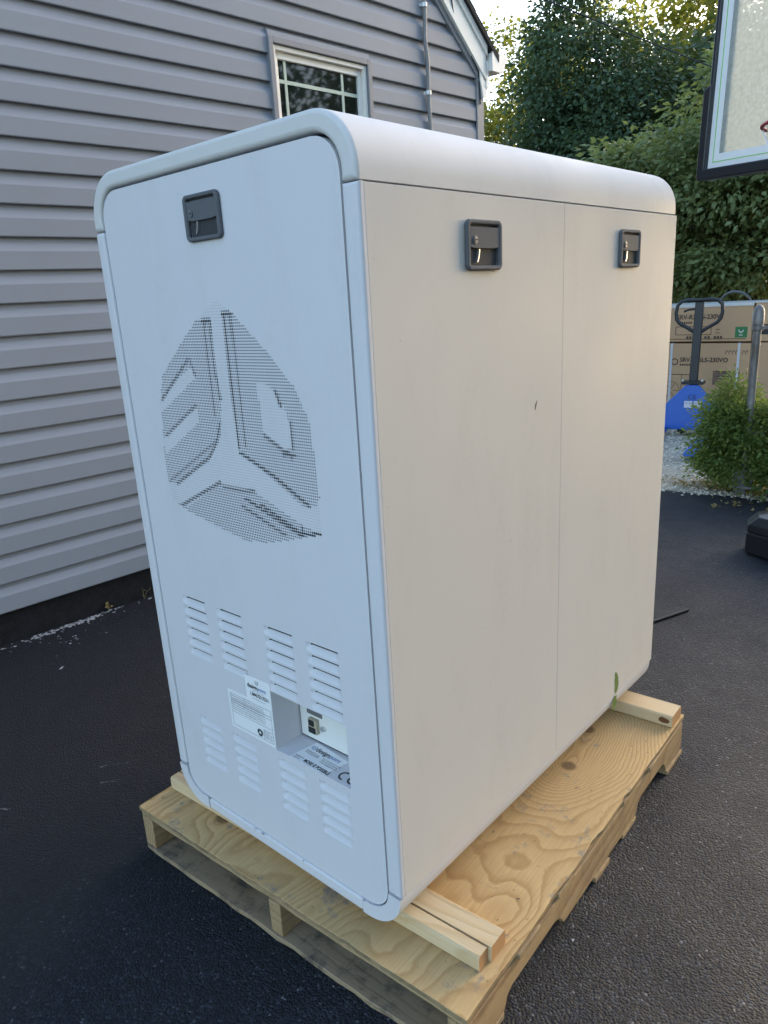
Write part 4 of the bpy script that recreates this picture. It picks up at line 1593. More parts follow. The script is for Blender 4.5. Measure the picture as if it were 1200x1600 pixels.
mb.build('printed_fan', CARDINK, b1, recalc=False)
mb = MB()
mb.box(-0.80 - cxl, -0.665 - cxl, -hd - .0025, -hd + .002, 0.27, 0.288)
mb.build('hand_slot', DARK, b1)
mb = MB()
mb.box(-0.955 - cxl, -0.70 - cxl, -hd - .0018, -hd + .002, 0.30, 0.44)
mb.build('tape_patch', flat('brown_tape', (0.22, 0.14, 0.095), 0.5), b1)
for x in (-1.383, -0.724):
    mb = MB()
    mb.box(x - cxl - 0.011, x - cxl + 0.011, -hd - 0.0060, -hd - 0.0030, -0.02, 0.715)
    mb.box(x - cxl - 0.011, x - cxl + 0.011, -hd - 0.0060, hd, 0.711, 0.7145)
    mb.build('strap', STRAP, b1)
b2, hw, hd, h = cbox('cardboard_box', -1.72, -0.625, 0.806, 1.160, 0.7, 'upper brown carton with a green square print, topmost in its stack behind the jack handle')
bt(b2, hd, "SRV-R36LS-230VI", -1.345 - cxl, 1.028 - 0.806, 0.062, 0.0016, 0.98)
lines(b2, hd, [(-1.34 - cxl + 0.022 * k, 0.188, -1.34 - cxl + 0.022 * k + 0.015, 0.188) for k in range(7)], "small_print", CARDINK, 0.020)
lines(b2, hd, [(-1.35 - cxl, 0.875 - .806, -1.0 - cxl, 0.875 - .806), (-1.35 - cxl, 0.955 - .806, -1.0 - cxl, 0.955 - .806), (-1.35 - cxl, 0.875 - .806, -1.35 - cxl, 0.955 - .806), (-1.0 - cxl, 0.875 - .806, -1.0 - cxl, 0.955 - .806), (-0.955 - cxl, 0.925 - .806, -0.915 - cxl, 0.925 - .806), (-0.955 - cxl, 0.89 - .806, -0.915 - cxl, 0.89 - .806), (-1.42 - cxl, 0.832 - .806, -0.67 - cxl, 0.832 - .806)])
lines(b2, hd, [(-1.24 - cxl + 0.03 * k, 0.042, -1.24 - cxl + 0.03 * k + 0.021, 0.042) for k in range(12) if k not in (5, 8)], "small_print", CARDINK, 0.022)
mb = MB()
mb.box(-0.772 - cxl, -0.66 - cxl, -hd - .0016, -hd + .002, 0.843 - .806, 0.945 - .806)
gs = mb.build('green_label', GREENP, b2)
mb = MB()
gw = -hd - .003
for P in ([(-0.745, 0.925), (-0.725, 0.905), (-0.715, 0.90), (-0.690, 0.925), (-0.695, 0.90), (-0.71, 0.885), (-0.73, 0.887), (-0.742, 0.905)], [(-0.735, 0.862), (-0.70, 0.862), (-0.70, 0.872), (-0.735, 0.872)]):
    mb.pf(*[mb.pv(a - cxl, gw, b - .806) for a, b in P])
mb.build('leaf_print', flat('pale_print', (0.55, 0.55, 0.50), 0.7), gs, recalc=False)
mb = MB()
mb.box(-hw - 0.004, hw + .004, -hd - .0045, hd, h - 0.0002, h + 0.010)
mb.box(-hw - 0.004, hw + .004, -hd - .0060, -hd - 0.0032, h - 0.018, h + 0.009)
mb.build('stretch_wrap', WRAP, b2)
b3, hw, hd, h = cbox('cardboard_box', -0.605, 0.50, 0.806, 1.165, 0.7, 'upper brown carton behind the chain link fence post, right of the green square print')
bt(b3, hd, "Y", -0.56 + 0.0525, 1.095 - .806, 0.05)
mb = MB()
mb.box(-0.575 + 0.0525, -0.44 + 0.0525, -hd - .0018, -hd + .002, 0.870 - .806, 0.965 - .806)
mb.build('black_label', flat('black_label_print', (0.03, 0.03, 0.03), 0.6), b3)
mb = MB()
mb.box(-hw - 0.004, hw + .004, -hd - .0045, hd, h - 0.0002, h + 0.010)
mb.build('stretch_wrap', WRAP, b3)
b4, hw, hd, h = cbox('cardboard_box', -0.600, 0.50, 0.08, 0.795, 0.7, 'lower brown carton partly hidden by the green bush and the fence post')
for x0, x1, lab in ((-1.72, -0.62, 'wooden skid under the strapped carton behind the pallet jack'), (-0.60, 0.50, 'wooden skid under the cartons behind the fence post')):
    rt = empty('box_skid', ((x0 + x1) / 2, BY + 0.35, 0), 0, lab, 'skid', 'skids under the carton stacks')
    for k in range(3):
        mb = MB()
        yk = -0.30 + 0.28 * k
        mb.box(-(x1 - x0) / 2 + .02, (x1 - x0) / 2 - .02, yk - .04, yk + .04, 0.062, 0.079)
        mb.build('slat', SLAT, rt)
    for k in range(3):
        mb = MB()
        xk = (-0.48, 0, 0.44)[k]
        mb.box(xk, xk + .06, -.33, .33, 0.0, 0.0615)
        mb.build('runner', SLAT, rt)

# hose loop standing behind the cartons
mb = MB()
mb.tube([(-1.044 + 0.175 * math.cos(a), 7.80 + 0.02 * math.sin(a * 3), 1.085 + 0.18 * math.sin(a)) for a in np.linspace(0, 2 * PI, 40)[:-1]], 0.014, 8, closed=True)
o = mb.build('hose_loop', flat('grey_hose', (0.13, 0.14, 0.14), 0.5), None, smooth=60)
tag(o, 'grey hose loop rising behind the top of the carton stack', 'hose')

# ================================================================== PALLET JACK
JC = (-0.885, 6.2, 0.0)
JA = math.atan2(-0.31, -1.21) + PI / 2           # forks point along local -y
jack = empty('pallet_jack', JC, R(8.5), 'blue pallet jack with black handle parked on the gravel before the cartons', 'pallet jack')
mb = MB()
# sloping A-shaped apron between the forks and the mast
A0, A1 = 0.335, 0.062
prof = [(-A0, 0.0), (A0, 0.0), (A0, 0.115), (A1 + 0.012, 0.395), (A1 - 0.006, 0.412), (-A1 + 0.006, 0.412), (-A1 - 0.012, 0.395), (-A0, 0.115)]
a = [mb.pv(x, -0.005 + 0.10 * z, 0.055 + z) for x, z in prof]
b = [mb.pv(x, 0.030 + 0.10 * z, 0.055 + z) for x, z in prof]
mb.pf(*a); mb.pf(*reversed(b))
for i in range(8):
    j = (i + 1) % 8
    mb.pf(a[i], b[i], b[j], a[j])
ap = mb.build('apron', BLUE, jack, bevel=0.006)
mb = MB()
mb.box(-A0, A0, -0.030, -0.0052, 0.058, 0.105)
mb.build('crossbar', BLUE, jack, bevel=0.006)
for s in (-1, 1):
    mb = MB()
    x0, x1 = (s * 0.335, s * 0.185)
    x0, x1 = min(x0, x1), max(x0, x1)
    mb.prism([(-0.031, 0.040), (-0.031, 0.085), (-1.02, 0.085), (-1.13, 0.075), (-1.15, 0.055), (-1.14, 0.045)], 'x', x0, x1)
    fk = mb.build('fork', BLUE, jack, bevel=0.006)
    mb = MB()
    for yk in (-0.95, -1.03):
        mb.cyl((x0 + .035, yk, 0.036), (x1 - .035, yk, 0.036), 0.035, 14)
    mb.build('roller', RUBBER, fk, smooth=40)
mb = MB()
mb.cyl((-0.11, 0.12, 0.088), (-0.06, 0.12, 0.088), 0.088, 18)
mb.build('steer_wheel', RUBBER, jack, smooth=40)
mb = MB()
mb.cyl((0.06, 0.12, 0.088), (0.11, 0.12, 0.088), 0.088, 18)
mb.build('steer_wheel', RUBBER, jack, smooth=40)
mb = MB()
mb.box(-0.095, 0.095, 0.040, 0.155, 0.472, 0.502)
mb.lathe([(0.055, 0.10), (0.055, 0.38), (0.04, 0.47)], (0, 0.12, 0), 14)
mb.build('pump_head', BLACKM, jack, bevel=0.005)
for x in (-0.085, 0.085):
    mb = MB()
    mb.cyl((x, 0.035, 0.512), (x, 0.075, 0.512), 0.012, 8)
    mb.build('bolt', CHROME, jack, smooth=40)
mb = MB()
mb.prism([(0.062, 0.50), (0.110, 0.50), (0.165, 1.21), (0.125, 1.21)], 'x', -0.037, 0.037)
hd_ = mb.build('handle_bar', BLACKM, jack, bevel=0.006)
mb = MB()
hp = []
for (x, z) in ((0.0, 1.226), (0.09, 1.232), (0.155, 1.222), (0.192, 1.185), (0.200, 1.12), (0.190, 1.06), (0.160, 1.025), (0.09, 0.985), (0.03, 0.945), (0.0, 0.93)):
    hp.append((x, z))
full = hp + [(-x, z) for x, z in hp[-2:0:-1]]
full = [(x, 0.095 + 0.075 * (z - 0.58), z) for x, z in full]
mb.tube(full, 0.0165, 8, closed=True)
mb.build('handle_loop', BLACKM, hd_, smooth=60)
mb = MB()
mb.tube([(-0.13, 0.127, 1.13), (-0.09, 0.127, 1.145), (-0.036, 0.127, 1.15)], 0.010, 6)
mb.build('release_lever', BLACKM, hd_, smooth=60)
def jt(s, x, z, size, mat, bold=0.0):
    yv = -0.0085 + 0.10 * (z - 0.055)
    text('lettering', s, size, mat, ap, facing(Vector((x, yv - 0.002, z)), (1, 0, 0), (0, 0.0995, 0.995)), 'LEFT', 1.1, bold)
jt("CE", -0.030, 0.340, 0.058, flat('dark_blue_print', (0.01, 0.03, 0.16), 0.5))
mb = MB()
def jq(x0, x1, z0, z1, o_=0.004):
    f = lambda z: -0.005 - o_ + 0.10 * (z - 0.055)
    mb.pf(mb.pv(x0, f(z0), z0), mb.pv(x1, f(z0), z0), mb.pv(x1, f(z1), z1), mb.pv(x0, f(z1), z1))
for bx in (-0.055, -0.018, 0.030, 0.066):     # block characters, each a frame of strokes
    for (p, q, r, s) in ((0, .034, .052, .060), (0, .034, .026, .033), (0, .034, 0, .008), (0, .008, .008, .052), (.026, .034, .008, .052), (.013, .021, .034, .052), (.010, .024, .008, .026)):
        jq(bx + p, bx + q, 0.262 + r, 0.262 + s)
mb.build('white_characters', STICKER, ap, recalc=False)

# ================================================================== CHAIN LINK FENCE / GATE POST
fx, fy = 0.138, 4.36
gate = empty('fence_post', (fx, fy, 0), 0, 'weathered galvanised fence post with dome cap, standing in the green bush', 'fence post')
mb = MB()
mb.tube([(0, 0, 0.02), (0.002, 0, 0.4), (0, 0, 0.8), (0, 0, 1.13)], 0.0255, 14)
mb.build('pole', GALV, gate, smooth=50)
mb = MB()
mb.lathe([(0.036, 1.11), (0.037, 1.165), (0.035, 1.17), (0.034, 1.19), (0.026, 1.215), (0.013, 1.229), (0.002, 1.232)], (0, 0, 0), 14)
mb.build('dome_cap', GALV, gate, smooth=50)
mb = MB()
for z in (1.09, 0.42):
    mb.lathe([(0.036, z - .016), (0.037, z), (0.036, z + .016)], (0, 0, 0), 14)
    mb.box(0.030, 0.11, -0.012, 0.012, z - 0.010, z + 0.010)
mb.build('hinge', GALV, gate, bevel=0.002)
mb = MB()
mb.box(-0.045, 0.030, -0.055, -0.032, 0.0, 0.17)
mb.box(-0.075, 0.13, -0.075, -0.030, 0.045, 0.065)
mb.box(0.052, 0.066, -0.05, -0.03, 0.0, 0.19)
mb.box(-0.03, -0.005, -0.07, -0.056, 0.02, 0.045)
mb.build('foot_bracket', flat('grey_cast_metal', (0.22, 0.22, 0.23), 0.6, 0.2), gate, bevel=0.003)
# the gate hung on it: rail, side bar, woven wire
gt = empty('chain_link_gate', (fx + 0.12, fy - 0.0, 0), R(4), 'chain link gate hung on the fence post at the right', 'gate')
mb = MB()
mb.tube([(1.1, 0, 1.10), (0.02, 0, 1.10)], 0.020, 10)
mb.tube([(1.1, 0, 0.12), (0.02, 0, 0.12)], 0.020, 10)
mb.tube([(1.1, 0, 0.10), (1.1, 0, 1.12)], 0.020, 10)
mb.build('frame_rail', GALV, gt, smooth=50)
mb = MB()
mb.tube([(0.02, 0, 1.09), (0.012, 0, 0.13)], 0.0065, 6)
for k in range(34):
    z = 0.16 + k * 0.027
    mb.tube([(0.004, -0.010, z), (0.028, 0.010, z + 0.008)], 0.0035, 5)
mb.build('rusty_tension_bar', RUST, gt)
mb = MB()
n = 26
for k in range(-16, 18):
    for s in (1, -1):
        # zig-zag wires at 45 degrees clipped to the frame
        x_a = k * 0.065
        pts = []
        for j in range(0, 16):
            z = 0.13 + j * 0.0625
            x = x_a + (j * 0.0625 if s > 0 else -j * 0.0625 + 0.0)
            if 0.02 < x < 1.09 and z < 1.09:
                pts.append((x, 0.003 * s, z))
        if len(pts) > 1:
            mb.tube(pts, 0.0016, 4, caps=False)
mb.build('wire_mesh', GALV, gt, kind='stuff')

# back fence behind the cartons, twisted wire ends on top
bf = empty('chain_link_fence', (0.6, 8.5, 0), R(-2), 'dark chain link fence with twisted wire tips behind the cartons', 'fence')
mb = MB()
mb.tube([(-3.2, 0, 1.10), (3.2, 0, 1.10)], 0.020, 8)
mb.build('top_rail', RUST, bf, smooth=50)
mb = MB()
for k in range(9):
    mb.cyl((-3.2 + 0.8 * k, 0.03, 0), (-3.2 + 0.8 * k, 0.03, 1.16), 0.024, 8)
mb.build('line_posts', RUST, bf, smooth=50, kind='stuff')
mb = MB()
for k in range(128):
    x = -3.2 + 0.05 * k
    mb.tube([(x - 0.012, -0.022, 1.09), (x, -0.022, 1.13), (x + random.uniform(-.006, .006), -0.022, 1.168)], 0.0022, 4)
for k in range(-24, 128):
    for s in (1, -1):
        x0 = -3.2 + 0.05 * k
        p, q = (x0, 0.03), (x0 + s * 1.08, 1.11)
        if min(p[0], q[0]) > -3.25 and max(p[0], q[0]) < 3.25:
            mb.tube([(p[0], -0.022, p[1]), (q[0], -0.022, q[1])], 0.0016, 3, caps=False)
mb.build('wire_mesh', RUST, bf, kind='stuff')

# ================================================================== BASKETBALL HOOP
hoop = empty('basketball_hoop', (1.22, 3.56, 0), R(-22), 'black portable basketball hoop with clear backboard and white border', 'basketball hoop')
# local frame: x along the board, -y towards the court. Board lower-left corner (world) ~ (0.12, 3.21, 1.87)
HB = Matrix.Translation((1.22, 3.56, 0)) @ Matrix.Rotation(R(-22), 4, 'Z')
pl = HB.inverted() @ Vector((0.12, 3.21, 1.87))
BW, BH = 1.68, 0.98
roll = R(-2.2)
TB = Matrix.Translation(pl) @ Matrix.Rotation(-roll, 4, 'Y')
class TBM(MB):
    def build(self, *a, **k):
        self.v = [tuple(TB @ Vector(p)) for p in self.v]
        return super().build(*a, **k)
mb = TBM()
fw = 0.020
for (a, b, c, d) in ((0.022, 0.022 + fw, 0.035, BH), (BW - fw, BW, 0.035, BH), (0.022 + fw, BW - fw, BH - fw, BH)):
    mb.box(a, b, -0.020, 0.030, c, d)
bf_ = mb.build('board_frame', BBLACK, hoop, bevel=0.004)
mb = TBM()
mb.sweep([(0.0, 0.395), (0.0, 0.0), (BW, 0.0), (BW + 0.0, 0.395)], [(0.043, 0.415), (0.043, 0.048), (BW - 0.043, 0.048), (BW - 0.043, 0.415)], -0.034, 0.045)
mb.build('edge_pad', BBLACK, hoop, bevel=0.007, segs=3)
mb = TBM()
bx0, bx1, bz0, bz1 = 0.0432, BW - 0.0432, 0.0482, BH - fw - 0.001
mb.box(bx0 + 0.058, bx1 - 0.058, -0.004, 0.004, bz0 + 0.062, bz1 - 0.058)
bd = mb.build('backboard', ACRYL, hoop)
mb = TBM()
t_ = 0.058
mb.box(bx0, bx0 + t_, -0.005, 0.005, bz0, bz1)
mb.box(bx1 - t_, bx1, -0.005, 0.005, bz0, bz1)
mb.box(bx0 + t_, bx1 - t_, -0.005, 0.005, bz0, bz0 + 0.062)
mb.box(bx0 + t_, bx1 - t_, -0.005, 0.005, bz1 - t_, bz1)
mb.build('white_border', BWHITE, bd)
mb = TBM()
for off in (0.026,):
    a, b, c, d = bx0 + off, bx1 - off, bz0 + off, bz1 - off
    wd = 0.0035
    mb.box(a, a + wd, -0.0066, -0.0051, c, d)
    mb.box(b - wd, b, -0.0066, -0.0051, c, d)
    mb.box(a + wd, b - wd, -0.0066, -0.0051, c, c + wd)
    mb.box(a + wd, b - wd, -0.0066, -0.0051, d - wd, d)
mb.build('green_line', LIME, bd)
mb = TBM()
mb.box(bx0 + t_, bx0 + t_ + 0.022, 0.006, 0.030, bz0 + 0.062, bz1 - t_)
mb.box(bx1 - t_ - 0.022, bx1 - t_, 0.006, 0.030, bz0 + 0.062, bz1 - t_)
mb.box(bx0 + t_ + .022, bx1 - t_ - 0.022, 0.006, 0.030, bz1 - t_ - 0.022, bz1 - t_)
mb.build('inner_frame', flat('grey_steel', (0.20, 0.22, 0.25), 0.4, 0.3), bd)
# rim, arms, pole and water-filled base
mb = MB()
c0 = TB @ Vector((BW / 2, 0, 0.12))
ringpts = [(c0.x + 0.225 * math.cos(a), c0.y - 0.30 + 0.225 * math.sin(a), c0.z) for a in np.linspace(0, 2 * PI, 33)[:-1]]
mb.tube(ringpts, 0.008, 8, closed=True)
mb.box(c0.x - 0.08, c0.x + 0.08, c0.y - 0.09, c0.y - 0.012, c0.z - 0.05, c0.z + 0.012)
rim = mb.build('rim', flat('red_rim_paint', (0.36, 0.022, 0.03), 0.4), hoop, smooth=50)
mb = MB()
for k in range(12):
    for s in (-1, 1):
        pts = []
        for q in range(9):
            a = 2 * PI * (k + s * q * 0.25) / 12
            rr_ = 0.222 - 0.085 * (q / 8) ** 0.7
            pts.append((c0.x + rr_ * math.cos(a), c0.y - 0.30 + rr_ * math.sin(a), c0.z - 0.008 - 0.052 * q))
        mb.tube(pts, 0.003, 4, caps=False)
mb.build('net', STICKER, rim)
px_, py_ = c0.x, c0.y + 0.72
mb = MB()
for s in (-1, 1):
    for dz in (0.05, 0.45):
        mb.tube([(px_ + s * 0.09, c0.y + 0.032, c0.z + dz + 0.05), (px_ + s * 0.05, py_, c0.z + dz - 0.15)], 0.018, 8)
mb.build('arm', BLACKM, hoop, smooth=50)
mb = MB()
mb.tube([(px_, py_ + 0.05, 0.18), (px_, py_, 2.55)], 0.045, 14)
mb.build('pole', BLACKM, hoop, smooth=50)
# base: long moulded tank, its left end in view
bl = HB.inverted() @ Vector((0.445, 3.150, 0))
mb = MB()
X0_, X1_ = bl.x, bl.x + 1.25
Y0_, Y1_ = bl.y, bl.y + 0.78
def tankring(ins, z, nose=0.16):
    a, b, c, d = X0_ + ins, X1_ - ins, Y0_ + ins, Y1_ - ins
    k = 0.07
    return [(a + k, c + 0.0, z), (b - k, c, z), (b, c + k, z), (b, d - k, z), (b - k, d, z), (a + nose + k, d, z), (a + nose * .7, d - k, z), (a, c + k + .02, z)]
R_ = [tankring(0.006, 0.004), tankring(0, 0.02), tankring(0, 0.115), tankring(0.006, 0.122), tankring(0.0, 0.130), tankring(0.004, 0.165), tankring(0.035, 0.205), tankring(0.13, 0.235), tankring(0.20, 0.238)]
rr = [[mb.pv(*p) for p in ring_] for ring_ in R_]
for A, B in zip(rr, rr[1:]):
    for i in range(8):
        mb.pf(A[i], A[(i + 1) % 8], B[(i + 1) % 8], B[i])
mb.pf(*reversed(rr[0])); mb.pf(*rr[-1])
bs = mb.build('base', TANK, hoop, bevel=0.006, segs=2, smooth=55, angle=20)
mb = MB()
mb.prism([(X0_ + 0.16, Y0_ + 0.16), (X1_ - 0.2, Y0_ + 0.16), (X1_ - 0.2, Y0_ + 0.36), (X0_ + 0.24, Y0_ + 0.36)], 'z', 0.2, 0.275)
mb.build('base_rib', TANK, bs, bevel=0.02, segs=3)

# ================================================================== OVERHEAD WIRE
mb = MB()
A_, B_ = Vector((-8.5, 9.2, 7.65)), Vector((2.5, 17.25, 1.72 + 0.35))
a0, b0 = Vector((-2.80, 6.55, 4.18)), Vector((-1.345, 7.556, 3.39))
dirw = (b0 - a0).normalized()
pts = []
for k in range(31):
    s = -6.0 + 11.0 * k / 30
    p = a0 + dirw * s
    pts.append(p + Vector((0, 0, 0.006 * (s - 1.0) ** 2 - 0.006)))
mb.tube(pts, 0.0065, 5)
o = mb.build('overhead_wire', CABLE, None)
tag(o, 'thin black overhead wire sloping down across the trees', 'wire')

# ================================================================== TREES AND BUSHES
def leaves(name, centers, axes, count, size, mat, parent, droop=0.5, spread=None, flatten=0.6, aspect=0.5):
    """leaf blades scattered round cluster centres; each blade is two triangles folded on the midrib"""
    nC = len(centers)
    ci = rng.integers(0, nC, count)
    c = centers[ci]
    o = axes[ci]                                         # outward direction of each cluster
    sp = spread[ci] if spread is not None else np.full(count, 0.3)
    d = rng.normal(0, 1, (count, 3))
    d[:, 2] *= flatten
    p = c + d * (sp * 0.5)[:, None]
    # direction of the blade: outward from the cluster, drooping
    dirv = d * 0.8 + o * 0.7 + rng.normal(0, 0.5, (count, 3))
    dirv[:, 2] -= droop
    dirv /= np.linalg.norm(dirv, axis=1)[:, None] + 1e-9
    nrm = o * 0.6 + rng.normal(0, 0.55, (count, 3)) + np.array([0, 0, 0.7])
    side = np.cross(dirv, nrm)
    side /= np.linalg.norm(side, axis=1)[:, None] + 1e-9
    nn = np.cross(side, dirv)
    L = size * rng.uniform(0.65, 1.3, count)[:, None]
    Wd = L * aspect
    a = p
    t = p + dirv * L - nn * L * 0.12
    l = p + dirv * L * 0.42 + side * Wd * 0.5 + nn * L * 0.06
    r = p + dirv * L * 0.42 - side * Wd * 0.5 + nn * L * 0.06
    V = np.stack([a, l, t, r], 1).reshape(-1, 3)
    base = 4 * np.arange(count)[:, None]
    F = np.concatenate([base + np.array([0, 2, 1]), base + np.array([0, 3, 2])], 1).reshape(-1, 3)
    return fast_mesh(name, V, F, mat, parent)

def shell_points(lobes, n, inner=0.72):
    """cluster centres near the surface of a union of ellipsoids; returns centres and outward directions"""
    P, O = [], []
    vol = np.array([a * b * c for _, (a, b, c) in lobes]) ** 0.67
    vol = vol / vol.sum()
    for (cen, ax), f in zip(lobes, vol):
        m = max(6, int(n * f))
        d = rng.normal(0, 1, (m, 3))
        d /= np.linalg.norm(d, axis=1)[:, None]
        rr = inner + (1.06 - inner) * rng.random(m) ** 0.6
        P.append(np.array(cen) + d * np.array(ax) * rr[:, None])
        o = d / np.array(ax)
        O.append(o / np.linalg.norm(o, axis=1)[:, None])
    return np.concatenate(P), np.concatenate(O)

def tree(name, loc, lobes, nclus, nleaf, lsize, lmat, label, group, trunk_r=0.12, trunk_h=2.0, clus=0.35, droop=0.5, flatten=0.6, inner=0.7, limbs=8, aspect=0.55, trunks=1, cat='tree', bark=BARK, crown='crown'):
    root = empty(name, loc, 0, label, cat, group)
    L = [((c[0], c[1], c[2]), a) for c, a in lobes]
    P, O = shell_points(L, nclus, inner)
    keep = P[:, 2] > 0.05
    P, O = P[keep], O[keep]
    sp = clus * rng.uniform(0.6, 1.35, len(P))
    leaves(crown, P, O, nleaf, lsize, lmat, root, droop, sp, flatten, aspect)
    mb = MB()
    for q in range(trunks):
        off = Vector((random.uniform(-.12, .12), random.uniform(-.12, .12), 0)) * ((1 if trunk_h > 1 else 0.3) if trunks > 1 else 0)
        lean = 0.12 * min(2.5, trunk_h)
        top = Vector((random.uniform(-lean, lean), random.uniform(-lean, lean), trunk_h))
        mid = top * 0.5 + Vector((random.uniform(-.06, .06), random.uniform(-.06, .06), 0))
        mb.tube([off, off * 1.5 + mid, off * 2.5 + top], [trunk_r, trunk_r * 0.8, trunk_r * 0.5], 9)
        for k in range(limbs):
            t_ = P[random.randrange(len(P))] * 0.9
            s0 = off * 2 + top * random.uniform(0.45, 1.0)
            e = Vector(t_)
            m_ = s0.lerp(e, 0.5) + Vector((0, 0, random.uniform(0.02, 0.12) * (e - s0).length))
            mb.tube([s0, m_, e], [trunk_r * 0.42, trunk_r * 0.25, trunk_r * 0.06], 6)
    mb.build('trunk', bark, root, smooth=60)
    return root

# dogwood: pale broad-leaved tree behind the cartons
tree('dogwood_tree', (-1.35, 9.25, 0), [((0.30, 0.0, 3.15), (1.15, 1.0, 0.95)), ((-0.75, -0.2, 2.6), (1.15, 1.0, 0.62)), ((0.2, -0.1, 2.35), (1.5, 1.1, 0.6)), ((-1.25, 0, 2.35), (0.72, 0.7, 0.5)), ((0.4, -0.35, 1.62), (1.0, 0.8, 0.42)), ((-0.35, -0.2, 1.5), (0.8, 0.7, 0.35)), ((1.6, 0, 2.7), (1.1, 1, 1.0))],
     560, 56000, 0.086, LEAF_DOG, 'pale green broad leaved tree behind the cartons, in front of the dark trees', 'trees behind the yard', 0.075, 1.9, 0.34, 0.6, 0.38, 0.55, 16, 0.52, 2)
# ivy-covered mass
tree('ivy_tree', (-5.75, 13.2, 0), [((-0.1, 0, 5.0), (0.85, 1.0, 1.7)), ((0.85, 0.1, 4.0), (1.1, 1.2, 1.5)), ((-0.75, 0, 2.6), (1.3, 1.2, 1.7)), ((1.2, -0.2, 2.2), (1.4, 1.2, 1.5)), ((0.3, 0, 1.2), (2.1, 1.2, 1.2))],
     1500, 95000, 0.092, LEAF_IVY, 'dark ivy clad tree rising tallest above the middle of the cabinet top', 'trees behind the yard', 0.2, 4.2, 0.34, 0.7, 0.8, 0.62, 10, 0.66)
tree('ivy_tree', (-7.7, 13.0, 0), [((0.2, 0, 2.6), (1.1, 1.0, 1.6)), ((0.6, 0, 1.4), (1.2, 1.0, 1.2)), ((-1.0, 0, 2.0), (1.2, 1.0, 1.6))],
     800, 46000, 0.090, LEAF_IVY, 'low dark ivy clad tree beside the grey house corner', 'trees behind the yard', 0.15, 2.4, 0.34, 0.7, 0.8, 0.62, 8, 0.66)
# dark maple between ivy and backboard
tree('maple_tree', (-3.1, 15.6, 0), [((-0.6, 0, 4.6), (1.7, 1.3, 1.3)), ((0.6, 0, 3.8), (1.9, 1.3, 1.5)), ((-1.4, 0, 3.3), (1.0, 1.1, 1.2)), ((0, 0, 2.2), (2.0, 1.2, 1.0)), ((2.2, 0, 4.2), (1.7, 1.3, 1.6))],
     700, 40000, 0.14, LEAF_MAPLE, 'dark leaved maple tree left of the backboard, behind the pale tree', 'trees behind the yard', 0.16, 3.6, 0.42, 0.85, 0.45, 0.74, 12, 0.75)
# backlit trees further off
def far_tree(x, y, lab, lobes, n=17000, s=0.17, m=LEAF_SUN, tr=0.2, th=6.0, ncl=260, clus=0.60):
    return tree('woodland_tree', (x, y, 0), lobes, ncl, n, s, m, lab, 'trees behind the yard', tr, th, clus, 0.4, 0.5, 0.55, 14, 0.6)
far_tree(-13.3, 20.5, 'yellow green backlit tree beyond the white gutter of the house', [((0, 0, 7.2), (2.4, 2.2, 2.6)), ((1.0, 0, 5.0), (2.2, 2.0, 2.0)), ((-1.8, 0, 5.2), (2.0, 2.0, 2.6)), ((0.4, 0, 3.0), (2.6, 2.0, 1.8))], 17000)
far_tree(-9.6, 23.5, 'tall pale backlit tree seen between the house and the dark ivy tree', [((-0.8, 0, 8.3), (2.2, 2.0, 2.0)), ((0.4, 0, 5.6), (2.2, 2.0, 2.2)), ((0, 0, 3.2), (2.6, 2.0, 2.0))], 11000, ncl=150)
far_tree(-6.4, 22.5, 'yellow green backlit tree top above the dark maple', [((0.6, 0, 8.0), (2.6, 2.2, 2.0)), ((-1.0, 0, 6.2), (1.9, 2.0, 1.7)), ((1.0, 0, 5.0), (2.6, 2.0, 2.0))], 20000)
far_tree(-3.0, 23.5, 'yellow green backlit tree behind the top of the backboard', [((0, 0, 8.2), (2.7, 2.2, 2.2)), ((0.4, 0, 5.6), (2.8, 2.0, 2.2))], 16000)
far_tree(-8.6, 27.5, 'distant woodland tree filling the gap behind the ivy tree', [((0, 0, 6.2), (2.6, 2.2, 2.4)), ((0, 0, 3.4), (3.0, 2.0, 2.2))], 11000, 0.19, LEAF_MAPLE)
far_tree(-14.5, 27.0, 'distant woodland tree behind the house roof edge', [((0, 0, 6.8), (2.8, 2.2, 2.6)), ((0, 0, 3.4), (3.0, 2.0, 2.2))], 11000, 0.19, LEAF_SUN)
# shrub layer along the back fence
def shrub(name, loc, lobes, n, s, m, lab, grp, ncl=90, clus=0.2, cat='shrub', droop=0.4, aspect=0.55):
    return tree(name, loc, lobes, ncl, n, s, m, lab, grp, 0.02, 0.4, clus, droop, 0.7, 0.5, 14, aspect, 3, cat, BARK, 'foliage')
shrub('understory_shrub', (-2.6, 10.6, 0), [((0, 0, 0.9), (1.5, 0.7, 0.9)), ((1.5, 0, 0.7), (1.4, 0.7, 0.8)), ((-1.6, 0, 1.1), (1.3, 0.7, 1.0))], 13000, 0.085, LEAF_IVY, 'dark undergrowth below the pale broad leaved tree', 'undergrowth behind the fence', 160, 0.30)
shrub('understory_shrub', (1.2, 10.4, 0), [((0, 0, 0.8), (1.5, 0.7, 0.9)), ((-1.4, 0, 0.6), (1.2, 0.7, 0.7))], 8000, 0.085, LEAF_IVY, 'dark undergrowth behind the right hand cartons', 'undergrowth behind the fence', 110, 0.26)
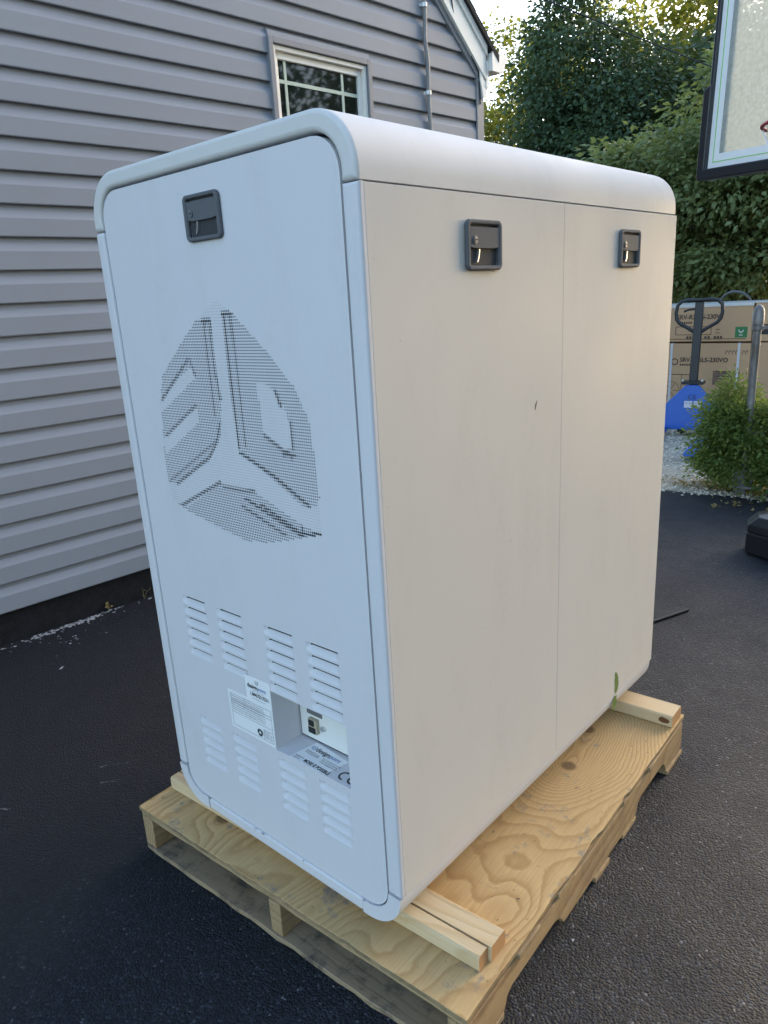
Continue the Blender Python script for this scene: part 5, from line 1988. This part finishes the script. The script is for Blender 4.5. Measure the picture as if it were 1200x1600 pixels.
# bush round the fence post
shrub('green_bush', (0.00, 4.52, 0), [((0.0, 0, 0.55), (0.15, 0.17, 0.19)), ((-0.03, -0.04, 0.36), (0.18, 0.20, 0.22)), ((0.10, -0.06, 0.34), (0.22, 0.24, 0.25)), ((0.06, -0.06, 0.17), (0.21, 0.20, 0.14))], 17500, 0.031, LEAF_BUSH, 'leafy yellow green bush left of the fence post, at the edge of the asphalt', 'bushes round the fence post', 230, 0.105, 'bush', 0.35, 0.5)
shrub('green_bush', (0.38, 4.44, 0), [((0, 0, 0.42), (0.20, 0.18, 0.24)), ((0.02, -0.03, 0.20), (0.24, 0.16, 0.18)), ((0.30, 0, 0.45), (0.22, 0.2, 0.3)), ((0.32, 0, 0.2), (0.24, 0.2, 0.2))], 8200, 0.042, LEAF_BUSH, 'weedy green bush right of the fence post', 'bushes round the fence post', 110, 0.10, 'bush', 0.35, 0.5)
# dead leaves at the foot of the bush
def litter():
    n = 260
    P = np.stack([rng.normal(0.05, 0.20, n), 4.33 + np.abs(rng.normal(0, 0.10, n)), rng.uniform(0.004, 0.03, n)], 1)
    x2 = np.stack([rng.uniform(0.1, 0.75, 60), rng.uniform(3.9, 4.4, 60), np.full(60, 0.004)], 1)
    P = np.concatenate([P, x2])
    O = np.tile(np.array([[0, -0.3, 0.6]]), (len(P), 1))
    leaves('leaf_litter', P, O, len(P) * 2, 0.028, LEAF_DRY, None, 0.2, np.full(len(P), 0.02), 0.3, 0.6)['kind'] = 'stuff'
litter()
# trees to the right of the yard: out of frame; some mirrored in the window, some added to block sky light
YT = ((9.8, 10.0, 8.6, 'broad tree standing to the right of the yard beyond the hoop', LEAF_MAPLE),
      (9.5, 14.5, 9.5, 'tall green tree to the right of the yard behind the broad tree', LEAF_DOG),
      (9.4, 5.2, 8.6, 'green tree to the right of the driveway opposite the house window', LEAF_MAPLE),
      (8.2, 1.0, 6.6, 'dense green tree right of the driveway opposite the cabinet, unseen, added to block sky light', LEAF_DOG),
      (8.8, -3.4, 6.2, 'dark green tree right of the driveway behind the camera, unseen, added to block sky light', LEAF_MAPLE))
for (x, y, hh, lab, m) in YT:
    k = hh / 6.0
    tree('yard_tree', (x, y, 0), [((0, 0, 4.4 * k), (2.1, 2.3, 1.7 * k)), ((0.3, 0, 2.6 * k), (2.3, 2.5, 1.6 * k)), ((0.4, 0, 1.1), (1.9, 2.2, 1.0))], 260, 12000, 0.19, m, lab, 'trees to the right of the driveway', 0.18, 3.5 * k, 0.6, 0.5, 0.5, 0.6, 10, 0.6)
